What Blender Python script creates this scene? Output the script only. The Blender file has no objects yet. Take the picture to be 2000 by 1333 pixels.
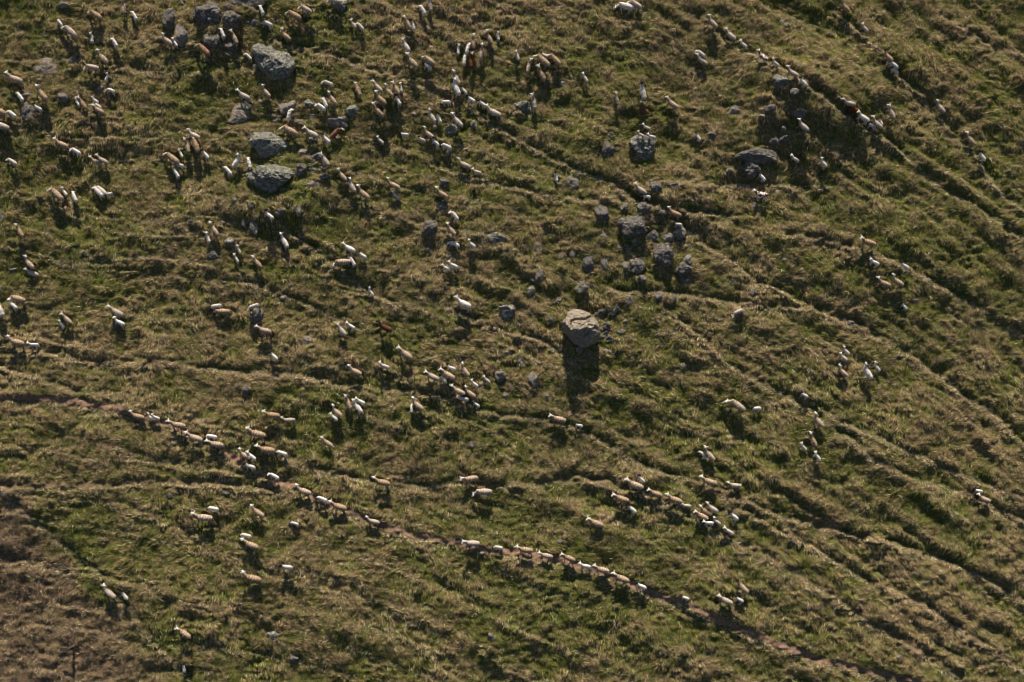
import bpy, bmesh, math, random
import numpy as np
from mathutils import Vector, Matrix

# ---------------------------------------------------------------- camera, sky, sun, exposure
SC = bpy.context.scene
COL = SC.collection
BETA = math.radians(40.0)      # steepness of the hillside
TILT = math.radians(5.0)       # the drone looks a little under square at the slope
FPX, DIST = 2200.0, 83.6       # focal length in photo pixels (2000 wide), distance in metres
SUN_Y, SUN_Z, SUN_X = 0.93, 0.355, -0.03   # towards the sun: along the slope, out of it, sideways
SUN_POWER, SKY_POWER, EXPOSURE = 5.0, 0.05, 0.88

ROT = Matrix.Rotation(BETA, 4, 'X')        # slope coordinates (x right, y up the slope, z out of it) -> world
R3 = np.array(ROT.to_3x3())
CAM_L = np.array([0.0, -math.sin(TILT) * DIST, math.cos(TILT) * DIST])
FWD = np.array([0.0, math.sin(TILT), -math.cos(TILT)])
UPV = np.array([0.0, math.cos(TILT), math.sin(TILT)])

cam_d = bpy.data.cameras.new('camera')
cam_d.sensor_width = 36.0
cam_d.lens = 36.0 * FPX / 2000.0
cam_d.clip_start, cam_d.clip_end = 1.0, 5000.0
cam = bpy.data.objects.new('camera', cam_d)
COL.objects.link(cam)
cm = Matrix(((1, 0, 0, 0), (0, UPV[1], -FWD[1], CAM_L[1]), (0, UPV[2], -FWD[2], CAM_L[2]), (0, 0, 0, 1)))
cam.matrix_world = ROT @ cm
SC.camera = cam

sdir = R3 @ (np.array([SUN_X, SUN_Y, SUN_Z]) / np.linalg.norm([SUN_X, SUN_Y, SUN_Z]))
sun_d = bpy.data.lights.new('sun', 'SUN')
sun_d.energy, sun_d.angle, sun_d.color = SUN_POWER, math.radians(0.53), (1.0, 0.88, 0.73)
sun = bpy.data.objects.new('sun', sun_d)
COL.objects.link(sun)
sun.rotation_euler = Vector(sdir).to_track_quat('Z', 'Y').to_euler()

world = bpy.data.worlds.new('World')
SC.world = world
world.use_nodes = True
wn = world.node_tree
sky = wn.nodes.new('ShaderNodeTexSky')
sky.sky_type = 'NISHITA'
sky.sun_disc = False
sky.sun_elevation = math.asin(sdir[2])
sky.sun_rotation = math.atan2(sdir[0], sdir[1])
wn.nodes['Background'].inputs[1].default_value = SKY_POWER
wn.links.new(sky.outputs[0], wn.nodes['Background'].inputs[0])
SC.view_settings.view_transform = 'Standard'
SC.view_settings.look = 'None'
SC.view_settings.exposure = EXPOSURE
SC.view_settings.gamma = 1.0
SC.cycles.filter_width = 0.85

rng = np.random.default_rng(7)
random.seed(7)

# ---------------------------------------------------------------- small tools
def ray(px, py):
    d = FWD + (px - 1000.0) / FPX * np.array([1.0, 0, 0]) + (666.5 - py) / FPX * UPV
    return d / np.linalg.norm(d)

def on_plane(px, py, z=0.0):
    d = ray(px, py)
    return CAM_L + d * ((z - CAM_L[2]) / d[2])

def on_plane_many(px, py):
    px, py = np.asarray(px, float), np.asarray(py, float)
    d = FWD[None] + ((px - 1000.0) / FPX)[:, None] * np.array([[1.0, 0, 0]]) + ((666.5 - py) / FPX)[:, None] * UPV[None]
    return CAM_L[None] + d * (-CAM_L[2] / d[:, 2])[:, None]

_T = [rng.random((256, 256)) for _ in range(12)]
def vnoise(x, y, k=0):
    ix, iy = np.floor(x).astype(np.int64), np.floor(y).astype(np.int64)
    fx, fy = x - ix, y - iy
    fx = fx * fx * fx * (fx * (fx * 6 - 15) + 10)
    fy = fy * fy * fy * (fy * (fy * 6 - 15) + 10)
    t = _T[k % 12]
    a, b = t[ix & 255, iy & 255], t[(ix + 1) & 255, iy & 255]
    c, d = t[ix & 255, (iy + 1) & 255], t[(ix + 1) & 255, (iy + 1) & 255]
    return (a + (b - a) * fx + (c - a) * fy + (a - b - c + d) * fx * fy) * 2 - 1

def fbm(x, y, k=0, n=3, gain=0.5):
    s, a, tot = 0.0, 1.0, 0.0
    c, q = math.cos(0.6), math.sin(0.6)
    for i in range(n):
        s = s + a * vnoise(x + 17.3 * i, y - 9.1 * i, k + i)
        tot += a
        x, y = (c * x - q * y) * 2.03, (q * x + c * y) * 2.03
        a *= gain
    return s / tot

_T3 = rng.random((64, 64, 64))
def vnoise3(p):
    i = np.floor(p).astype(np.int64)
    f = p - i
    f = f * f * (3 - 2 * f)
    out = 0.0
    for dx in (0, 1):
        for dy in (0, 1):
            for dz in (0, 1):
                w = (f[:, 0] if dx else 1 - f[:, 0]) * (f[:, 1] if dy else 1 - f[:, 1]) * (f[:, 2] if dz else 1 - f[:, 2])
                out = out + w * _T3[(i[:, 0] + dx) & 63, (i[:, 1] + dy) & 63, (i[:, 2] + dz) & 63]
    return out * 2 - 1

def fbm3(p, n=3):
    s, a = 0.0, 1.0
    for i in range(n):
        s = s + a * vnoise3(p + 11.7 * i)
        p = p * 2.07
        a *= 0.5
    return s / (2 - 2 * a)

def smooth(a, b, x):
    t = np.clip((x - a) / (b - a), 0, 1)
    return t * t * (3 - 2 * t)

def mesh_from(name, verts, faces_flat, sizes):
    me = bpy.data.meshes.new(name)
    nv, nf = len(verts), len(sizes)
    me.vertices.add(nv)
    me.vertices.foreach_set('co', np.ascontiguousarray(verts, dtype=np.float32).ravel())
    me.loops.add(len(faces_flat))
    me.loops.foreach_set('vertex_index', np.ascontiguousarray(faces_flat, dtype=np.int32))
    me.polygons.add(nf)
    starts = np.zeros(nf, dtype=np.int32)
    starts[1:] = np.cumsum(sizes)[:-1]
    me.polygons.foreach_set('loop_start', starts)
    me.polygons.foreach_set('loop_total', np.asarray(sizes, dtype=np.int32))
    me.update(calc_edges=True)
    return me

def tag(o, label=None, cat=None, group=None, kind=None):
    if label: o['label'] = label
    if cat: o['category'] = cat
    if group: o['group'] = group
    if kind: o['kind'] = kind
    return o

def link(name, me, parent=None):
    o = bpy.data.objects.new(name, me)
    COL.objects.link(o)
    if parent: o.parent = parent
    return o

# ---------------------------------------------------------------- materials
def new_mat(name, rough=0.9):
    m = bpy.data.materials.new(name)
    m.use_nodes = True
    nt = m.node_tree
    b = nt.nodes['Principled BSDF']
    b.inputs['Roughness'].default_value = rough
    if 'Specular IOR Level' in b.inputs: b.inputs['Specular IOR Level'].default_value = 0.2
    return m, nt, b

def node(nt, kind, **kw):
    n = nt.nodes.new(kind)
    for k, v in kw.items():
        if k.startswith('_'): setattr(n, k[1:], v)
        else: n.inputs[k.replace('__', ' ')].default_value = v
    return n

def noise_ramp(nt, coord, scale, stops, detail=4.0, rough=0.6):
    n = node(nt, 'ShaderNodeTexNoise', Scale=scale, Detail=detail, Roughness=rough)
    nt.links.new(coord, n.inputs['Vector'])
    r = nt.nodes.new('ShaderNodeValToRGB')
    e = r.color_ramp.elements
    while len(e) < len(stops): e.new(0.5)
    for el, (p, c) in zip(e, stops):
        el.position = p
        el.color = (*c, 1) if len(c) == 3 else c
    nt.links.new(n.outputs['Fac'], r.inputs['Fac'])
    return r.outputs['Color']

def mix(nt, a, b, fac, mode='MIX'):
    m = nt.nodes.new('ShaderNodeMix')
    m.data_type = 'RGBA'
    m.blend_type = mode
    for s, v in ((m.inputs[6], a), (m.inputs[7], b), (m.inputs[0], fac)):
        if hasattr(v, 'links'): nt.links.new(v, s)
        elif isinstance(v, (int, float)): s.default_value = v
        else: s.default_value = (*v, 1)
    return m.outputs[2]

def bump(nt, b, coord, scale, dist, strength=0.6, detail=5.0):
    n = node(nt, 'ShaderNodeTexNoise', Scale=scale, Detail=detail, Roughness=0.65)
    nt.links.new(coord, n.inputs['Vector'])
    bp = node(nt, 'ShaderNodeBump', Strength=strength, Distance=dist)
    nt.links.new(n.outputs['Fac'], bp.inputs['Height'])
    nt.links.new(bp.outputs['Normal'], b.inputs['Normal'])

# ---------------------------------------------------------------- the sheep tracks (points in photo pixels, thrown onto the slope)
TRACKS = [
 # (half width m, depth m, bare-earth 0..1, points)
 (0.21, 0.06, 1.00, [(-120,760),(0,775),(60,778),(150,785),(240,803),(330,830),(400,858),(440,880),(480,905),(530,935),(590,962),(650,990),(720,1017),(800,1042),(900,1062),(1000,1077),(1070,1089),(1150,1107),(1220,1132),(1290,1162),(1350,1184),(1420,1217),(1480,1242),(1560,1272),(1620,1292),(1700,1315),(1800,1335),(1900,1350)]),
 (0.20, 0.17, 0.32, [(-100,946),(0,948),(100,948),(200,943),(330,937),(420,938),(480,946),(530,950)]),
 (0.19, 0.14, 0.18, [(545,880),(562,890),(612,905),(663,920),(724,938),(800,948),(900,938),(985,940),(1050,938),(1120,932),(1200,930)]),
 (0.17, 0.16, 0.11, [(900,770),(938,794),(982,804),(1043,810),(1090,822),(1130,835),(1200,870),(1230,890),(1281,912),(1321,926),(1372,938),(1480,985),(1600,1026),(1711,1045),(1772,1063),(1853,1087),(1924,1122),(2000,1168),(2080,1210)]),
 (0.20, 0.12, 0.25, [(1120,918),(1200,945),(1280,966),(1350,995),(1433,1050),(1514,1091),(1575,1125),(1600,1140),(1650,1176),(1701,1209),(1752,1241),(1792,1267),(1843,1298),(1894,1333),(1950,1370)]),
 (0.22, 0.19, 0.09, [(1360,20),(1390,50),(1420,80),(1480,110),(1540,150),(1600,195),(1640,225),(1713,260),(1752,290),(1802,327),(1853,367),(1904,400),(1954,438),(2000,473),(2080,540)]),
 (0.19, 0.16, 0.11, [(1640,30),(1699,77),(1721,101),(1756,146),(1803,182),(1833,223),(1863,261),(1885,280),(1922,321),(1944,357),(1975,392),(2000,410),(2080,470)]),
 (0.16, 0.14, 0.02, [(1850,30),(1893,57),(1944,87),(2000,100),(2080,110)]),
 (0.19, 0.17, 0.04, [(900,180),(940,215),(1006,260),(1083,302),(1144,331),(1200,352),(1240,385),(1277,398),(1342,408),(1423,418)]),
 (0.17, 0.17, 0.05, [(1320,425),(1338,440),(1382,475),(1423,501),(1469,532),(1524,564),(1600,597),(1687,633),(1742,670),(1792,694),(1843,737),(1904,781),(1954,816),(2000,857),(2080,920)]),
 (0.17, 0.12, 0.05, [(1540,455),(1600,462),(1671,477),(1711,491),(1778,520),(1843,554),(1904,587),(1954,621),(2000,652),(2080,700)]),
 (0.16, 0.14, 0.03, [(1300,600),(1352,635),(1413,696),(1463,729),(1524,761),(1630,827),(1701,893),(1752,920),(1843,948),(1894,962),(2000,1010),(2080,1040)]),
 (0.17, 0.12, 0.07, [(-100,655),(0,668),(81,682),(142,696),(243,698),(400,713),(471,718),(552,727),(633,739),(720,752)]),
 (0.16, 0.14, 0.05, [(-60,690),(12,714),(71,728),(132,757),(175,785)]),
 (0.16, 0.12, 0.02, [(880,595),(920,615),(1002,645),(1063,662),(1114,698)]),
 (0.16, 0.14, 0.04, [(1200,562),(1245,565),(1321,569),(1402,580),(1463,587),(1560,600)]),
 (0.16, 0.14, 0.02, [(540,70),(572,87),(643,97),(704,121),(785,150),(880,190)]),
 (0.16, 0.11, 0.02, [(850,315),(880,327),(982,355),(1083,379),(1180,384),(1250,392)]),
 (0.14, 0.11, 0.02, [(1270,352),(1321,355),(1443,357),(1600,360)]),
 (0.14, 0.10, 0.01, [(480,545),(560,575),(640,605),(704,640)]),
 (0.14, 0.11, 0.02, [(560,440),(640,500),(720,560),(800,610)]),
 (0.14, 0.11, 0.02, [(1540,760),(1600,790),(1680,840),(1760,870),(1900,930),(2050,980)]),
 (0.14, 0.10, 0.02, [(760,755),(850,765),(938,794)]),
 (0.16, 0.07, 0.01, [(30,980),(101,1040),(142,1076),(202,1117),(260,1190),(300,1240),(360,1310),(400,1360)]),
 (0.14, 0.11, 0.03, [(1420,985),(1560,1050),(1700,1130),(1800,1170),(1900,1240),(2050,1330)]),
]
XW, YW, STEP = 50.0, 36.0, 0.095
inner_x = np.arange(-XW, XW + 1e-6, STEP)
inner_y = np.arange(-YW, YW + 1e-6, STEP)
NX, NY = len(inner_x), len(inner_y)
GX, GY = np.meshgrid(inner_x, inner_y, indexing='ij')

def stream(X, Y):
    # contour-like coordinate: constant along the little terraces the flock has trodden
    t = np.clip(X + 39.0, 0, 90)
    s = Y + 0.10 * t + 0.5 * (0.68 / 78.0) * t * t
    return s + 0.7 * fbm(X * 0.10, Y * 0.13, 1, 2) + 0.22 * fbm(X * 0.45, Y * 0.5, 4, 2)

S0 = stream(GX, GY)
right = smooth(-16, 14, GX)                          # terraces are clearest on the right of the hill
H = 0.45 * fbm(GX * 0.085, GY * 0.11, 2, 2)
terr = fbm(S0 * 0.72, GX * 0.085 + 0.05 * GY, 3, 2)
terr2 = fbm(S0 * 1.35 + 3.0, GX * 0.16, 6, 2)
H += (0.11 + 0.11 * right) * terr + (0.08 + 0.08 * right) * terr2
wx = 0.35 * fbm(GX * 0.5, GY * 0.5, 8, 2)
wy = 0.35 * fbm(GX * 0.5 + 40, GY * 0.5, 9, 2)
hum = fbm((GX + wx) * 0.72, (GY + wy) * 1.0, 5, 3, 0.6)
hum2 = 1.0 - np.abs(fbm((GX + wx) * 1.5 + 7, (GY + wy) * 2.0, 7, 2))
H += 0.26 * hum + 0.19 * (hum2 - 0.6)
H += 0.14 * fbm(GX * 2.5, GY * 3.3, 10, 2)
# hollows whose backs turn away from the sun: photo x, y of the brow, half width, drop in metres, length of the lee slope
for bx, by, hwid, drop, lee in [(1580, 185, 5.6, 1.75, 6.2), (1180, 250, 2.2, 0.7, 2.4), (560, 395, 3.0, 0.8, 2.6), (1290, 400, 2.6, 0.6, 3.2), (420, 60, 3.0, 0.6, 2.2), (760, 200, 2.5, 0.5, 2.5)]:
    c = on_plane(bx, by)
    u = (c[1] + 0.5 * vnoise(GX * 0.5, GY * 0.2, 3)) - GY
    side = np.exp(-((GX - c[0] + 1.6 * fbm(GX * 0.35, GY * 0.35, 8, 2) - 0.5 * (GY - c[1])) / hwid) ** 2)
    H += drop * side * np.where(u < 0, np.exp(-(u / 3.6) ** 2), 1 - smooth(0, lee, u))

# faint old trails: thin worn lines that follow the contour-like coordinate, come and go, split and join
FAINT = np.zeros_like(H)
for k, (gap, off, a) in enumerate([(2.1, 0.3, 1.0), (3.3, 1.1, 1.0), (2.7, 0.0, 0.9)]):
    s_ = S0 + (0.55 + 0.25 * k) * fbm(GX * 0.12 + 9 * k, GY * 0.2, k + 2, 2) + 0.16 * (k - 1) * GX * 0.35 + 0.10 * fbm(GX * 0.9, GY * 0.9, k, 2)
    cell_ = np.floor((s_ + off) / gap)
    t_ = (s_ + off) - (cell_ + 0.5) * gap
    on = smooth(0.02, 0.30, fbm(GX * 0.075 + 3.1 * cell_, 7.3 * cell_ + GY * 0.02, k + 5, 2) + 0.04)
    a = a * (1 - 0.55 * right)
    H -= 0.06 * a * on * np.exp(-(t_ / 0.13) ** 2)
    H += 0.065 * a * on * np.exp(-((t_ + 0.30) / 0.15) ** 2) + 0.03 * on * np.exp(-((t_ - 0.3) / 0.2) ** 2)
    FAINT = np.maximum(FAINT, on * np.exp(-((t_ + 0.17) / 0.20) ** 2))
BARE = np.zeros_like(H)      # trodden earth
TRK = np.zeros_like(H)       # any track floor
LIP = np.zeros_like(H)       # cropped edge below a track; its sunlit look is also painted into the colour
def seg_field(pts, wob):
    P = on_plane_many([p[0] for p in pts], [p[1] for p in pts])[:, :2]
    best = np.full(H.shape, 9.0)
    sign = np.zeros(H.shape)
    reach = 2.2
    for a, b in zip(P[:-1], P[1:]):
        i0, i1 = np.searchsorted(inner_x, [min(a[0], b[0]) - reach, max(a[0], b[0]) + reach])
        j0, j1 = np.searchsorted(inner_y, [min(a[1], b[1]) - reach, max(a[1], b[1]) + reach])
        if i1 <= i0 or j1 <= j0: continue
        x, y = GX[i0:i1, j0:j1], GY[i0:i1, j0:j1]
        x = x + wob * fbm(x * 0.55, y * 0.55, 3, 2)
        y = y + wob * fbm(x * 0.55 + 9, y * 0.55, 4, 2)
        d = b - a
        l2 = d @ d
        t = np.clip(((x - a[0]) * d[0] + (y - a[1]) * d[1]) / l2, 0, 1)
        ex, ey = x - a[0] - t * d[0], y - a[1] - t * d[1]
        dist = np.hypot(ex, ey)
        sg = np.sign(d[0] * ey - d[1] * ex) * np.sign(d[0] if abs(d[0]) > 1e-6 else 1)
        sub = best[i0:i1, j0:j1]
        m = dist < sub
        sub[m] = dist[m]
        sign[i0:i1, j0:j1][m] = sg[m]
    return best, sign

H_BASE = H.copy()
for hw, dep, bare, pts in TRACKS:
    d, sg = seg_field(pts, 0.22)
    w = hw * (1.0 + 0.35 * fbm(GX * 0.7, GY * 0.7, 2, 2))
    up = sg > 0
    prof = np.where(up, 1 - smooth(w * 0.85, w * 0.85 + 0.22, d), 1 - smooth(w * 0.7, w * 0.7 + 0.34, d))
    dep = dep * np.clip(0.72 + 0.75 * fbm(GX * 0.35, GY * 0.35, int(bare * 90) % 12, 2), 0.25, 1.0)
    H = H - dep * prof
    # turf piled up: a bank on the uphill side, a low lip on the downhill side
    H = H + np.where(up, 0.34, 0.62) * dep * np.exp(-((d - w - np.where(up, 0.40, 0.30)) / np.where(up, 0.30, 0.20)) ** 2)
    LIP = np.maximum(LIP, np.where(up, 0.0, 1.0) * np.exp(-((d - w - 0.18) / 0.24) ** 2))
    TRK = np.maximum(TRK, 1 - smooth(w * 0.75, w * 1.15, d))
    BARE = np.maximum(BARE, bare * (1 - smooth(w * 0.55, w * 1.25, d)))

def sample(F, x, y):
    fx = np.clip((x + XW) / STEP, 0, NX - 1.001)
    fy = np.clip((y + YW) / STEP, 0, NY - 1.001)
    i, j = np.floor(fx).astype(np.int64), np.floor(fy).astype(np.int64)
    u, v = fx - i, fy - j
    return (F[i, j] * (1 - u) + F[i + 1, j] * u) * (1 - v) + (F[i, j + 1] * (1 - u) + F[i + 1, j + 1] * u) * v

def ground_z(x, y):
    return float(sample(H, np.array([x]), np.array([y]))[0])

# greenness of the sward: hollows and some broad patches stay green, crests are straw, the lower left is withered
blur = H_BASE.copy()
for _ in range(4):
    k = 4
    blur = (np.roll(blur, k, 0) + np.roll(blur, -k, 0) + np.roll(blur, k, 1) + np.roll(blur, -k, 1)) / 4
CREST = np.clip((H - blur) / 0.22, -1, 1)
GREEN = 0.475 + 0.30 * fbm(GX * 0.13 + 5, GY * 0.16, 11, 3) - 0.30 * CREST + 0.42 * fbm(GX * 1.1, GY * 1.3, 0, 3)
gp = on_plane_many([1000, 640, 860, 530, 60, 150, 700, 1250, 540], [870, 800, 830, 370, 840, 1090, 800, 780, 360])
for q in gp:
    GREEN += 0.20 * np.exp(-((GX - q[0]) ** 2 / 9 + (GY - q[1]) ** 2 / 4))
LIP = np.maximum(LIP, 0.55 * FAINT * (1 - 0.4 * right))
GREEN -= 0.25 * LIP
_a, _b = on_plane(20, 955), on_plane(385, 1345)
_n = np.array([-(_b - _a)[1], (_b - _a)[0]]); _n /= np.linalg.norm(_n)
_sd = (GX - _a[0]) * _n[0] + (GY - _a[1]) * _n[1] + 0.8 * fbm(GX * 0.4, GY * 0.4, 2, 2)
dry_corner = smooth(0.8, -4.5, _sd + 2.6 * fbm(GX * 0.3, GY * 0.35, 9, 3))
GREEN = GREEN - 0.5 * dry_corner + 0.38 * np.exp(-((_sd - 0.4) / 0.9) ** 2) * (0.6 + 0.8 * vnoise(GX * 0.5, GY * 0.5, 6)) * (GX < on_plane(400, 1300)[0])
BALD = np.zeros_like(H)
for bx, by, w_, h_ in [(1800, 1215, 3.2, 1.6), (1650, 612, 2.6, 1.0), (1950, 865, 2.5, 1.2), (1440, 975, 3.0, 0.8), (1640, 1040, 3.0, 0.7), (1600, 470, 3.0, 0.8), (1900, 60, 3.0, 1.2), (20, 960, 1.6, 0.8), (1250, 395, 2.4, 0.5), (490, 235, 1.6, 0.9), (120, 1290, 3.0, 2.0)]:
    c = on_plane(bx, by)
    BALD = np.maximum(BALD, np.exp(-((GX - c[0] + 0.8 * vnoise(GX, GY, 3)) / w_) ** 2 - ((GY - c[1] + 0.5 * vnoise(GX, GY, 4) + 0.45 * (GX - c[0])) / h_) ** 2))
GREEN = np.clip(GREEN - 0.35 * BALD, 0, 1)

def build_ground():
    # one sheet: fine in the middle, spreading out in ever longer steps to far beyond the view
    grow = [STEP]
    while sum(grow) < 900: grow.append(grow[-1] * 1.28)
    ext = np.cumsum(grow)
    xs = np.concatenate([-XW - ext[::-1], inner_x, XW + ext])
    ys = np.concatenate([-YW - ext[::-1], inner_y, YW + ext])
    n = len(ext)
    Z = np.pad(H, n, mode='edge')
    BX, BY = np.meshgrid(xs, ys, indexing='ij')
    out = np.maximum(np.maximum(np.abs(BX) - XW, np.abs(BY) - YW), 0)
    fade = 1 - smooth(0, 12, out)
    Z = Z * fade + (1 - fade) * (0.5 * fbm(BX * 0.11, BY * 0.14, 2, 3))
    bare = np.pad(BARE, n, mode='edge') * fade
    green = np.pad(GREEN, n, mode='edge') * fade + (1 - fade) * np.clip(0.5 + 0.6 * fbm(BX * 0.13, BY * 0.16, 11, 3), 0, 1)
    nx, ny = len(xs), len(ys)
    V = np.stack([BX, BY, Z], -1).reshape(-1, 3)
    idx = np.arange(nx * ny).reshape(nx, ny)
    Q = np.stack([idx[:-1, :-1], idx[1:, :-1], idx[1:, 1:], idx[:-1, 1:]], -1).reshape(-1, 4)
    qb = ((bare[:-1, :-1] + bare[1:, 1:]) * 0.5).reshape(-1)
    is_path = qb > 0.42
    for name, sel in (('hillside', ~is_path), ('dirt_path', is_path)):
        q = Q[sel]
        used, inv = np.unique(q, return_inverse=True)
        me = mesh_from(name, V[used], inv.reshape(-1), np.full(len(q), 4))
        at = me.attributes.new('soil', 'FLOAT', 'POINT')
        at.data.foreach_set('value', bare.reshape(-1)[used].astype(np.float32))
        at = me.attributes.new('green', 'FLOAT', 'POINT')
        at.data.foreach_set('value', green.reshape(-1)[used].astype(np.float32))
        me.polygons.foreach_set('use_smooth', np.ones(len(q), dtype=bool))
        me.materials.append(GROUND_MAT)
        o = link(name, me)
        o.rotation_euler = (BETA, 0, 0)
        tag(o, kind='structure')

def ground_material():
    m, nt, b = new_mat('turf_and_earth', 0.95)
    tc = nt.nodes.new('ShaderNodeTexCoord').outputs['Object']
    soil = nt.nodes.new('ShaderNodeAttribute'); soil.attribute_name = 'soil'
    green = nt.nodes.new('ShaderNodeAttribute'); green.attribute_name = 'green'
    dry = noise_ramp(nt, tc, 3.2, [(0.3, (0.07, 0.05, 0.028)), (0.55, (0.13, 0.095, 0.05)), (0.75, (0.21, 0.16, 0.085))], 8)
    grn = noise_ramp(nt, tc, 4.0, [(0.3, (0.026, 0.036, 0.007)), (0.6, (0.06, 0.075, 0.016)), (0.8, (0.11, 0.115, 0.035))], 8)
    red = noise_ramp(nt, tc, 5.0, [(0.25, (0.10, 0.06, 0.041)), (0.5, (0.17, 0.108, 0.072)), (0.8, (0.30, 0.205, 0.145))], 8)
    c = mix(nt, dry, grn, green.outputs['Fac'])
    r = node(nt, 'ShaderNodeMapRange'); r.inputs[1].default_value = 0.12; r.inputs[2].default_value = 0.42
    nt.links.new(soil.outputs['Fac'], r.inputs[0])
    c = mix(nt, c, red, r.outputs[0])
    nt.links.new(c, b.inputs['Base Color'])
    bump(nt, b, tc, 7.0, 0.08, 0.7, 8)
    return m
GROUND_MAT = ground_material()
build_ground()

# ---------------------------------------------------------------- the rocks: photo x, y, width, height, kind, place
ROCK_PLACES = [
 'at the left end of the top boulder cluster',
 'near the left edge, upper part',
 'under the top edge at upper left',
 'at the top left, right of the black-headed corner lamb',
 'left of the scattered flock at upper left',
 'in the scattered flock at upper left',
 'by the sheep at the left edge',
 'below the scattered flock at upper left',
 'between the left flock and the speckled boulder',
 'in the dark boulder cluster at the top',
 'near the top, left of centre',
 'touching the top edge, with a ewe on it',
 'below the grazing ewe at the top edge',
 'right of the top edge pair, in short grass',
 'with a ewe and pied lamb on it',
 'between the flat rock and the largest boulder',
 'by the tight group, upper left of centre',
 'right of the big speckled boulder',
 'by the ewe left of the small boulders',
 'beside a pale standing ewe, right of the top flock',
 'below the large top centre flock',
 'in the small group right of the top flock',
 'in the large top centre flock',
 'right of the lichen stone below the top flock',
 'left of the large top centre flock',
 'alone near the top edge, right of centre',
 'left of the tall boulder with lambs',
 'under the upper right file of sheep',
 'wedge-shaped, upper right of centre',
 'right of the wedge-shaped stone',
 'further right of the wedge-shaped stone',
 'in the stone trio at the top right of centre',
 'above the long low slab',
 'right of the tall boulder with lambs',
 'left of centre, largest of all',
 'just right of the largest boulder',
 'below the largest boulder, left side',
 'left of the tall lichen stone',
 'beneath the pair left of the tall stone',
 'in the shade below the largest boulder',
 'right of the tall lichen stone',
 'beneath the lowest lamb of the top flock',
 'below a tan ewe near the centre top',
 'below the standing ewe near the centre',
 'in the small pile by red soil, centre',
 'left of the two centre lambs',
 'right of the two centre lambs',
 'leaning, right of the black-headed lamb at centre',
 'right of the leaning stone',
 'left of the broken crag',
 'left of the crag, in grass',
 'flat in the grass, left of the crag',
 'left of the crag, lower part',
 'by the two slim white lambs at centre',
 'with two lambs on its top, right of centre',
 'by the black-headed lamb, right of centre',
 'left of the long low slab',
 'above the broken crag',
 'in the broken crag right of centre',
 'at the lower right of the crag',
 'below the pied ewe, right of centre',
 'right of the crag, in open grass',
 'far right of the crag',
 'near the left edge, middle height',
 'alone in grass, left middle',
 'cut by the left edge',
 'left of the largest boulder, in open grass',
 'below the cluster of ewes at left',
 'under a pale lamb, left of centre',
 'left of centre, in green grass',
 'pinkish, alone left of centre',
 'below the small dark stone, left part',
 'alone above the black-headed grazing lamb',
 'above and left of the cracked boulder',
 'left of the cracked boulder',
 'between the crag and the cracked boulder',
 'between the huddle and the cracked boulder',
 'close right of the dense huddle',
 'below the right end of the huddle',
 'below the cracked boulder shadow',
 'at centre, split by a dark crack',
 'around the cracked boulder',
 'left of the cracked boulder shadow end',
 'right of the dense huddle at centre',
 'below the crag',
 'right of the crag, white and low',
 'right of the crag, on its own',
 'right of the cracked boulder, in grass',
 'alone right of the cracked boulder shadow',
 'by the lone lamb at the right side',
 'far right of the cracked boulder',
 'at the left edge beside a side track',
 'below the side track at left',
 'below the bunch on the red track',
 'pale, in long grass below the huddle',
 'in a hollow near the bottom, left of centre',
 'dark, near the bottom edge, left of centre',
 'above the red track, right of centre',
 'small, near the bottom edge at centre',
 'near the bottom edge, right of centre',
 'near the lower right tracks',
]
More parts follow.
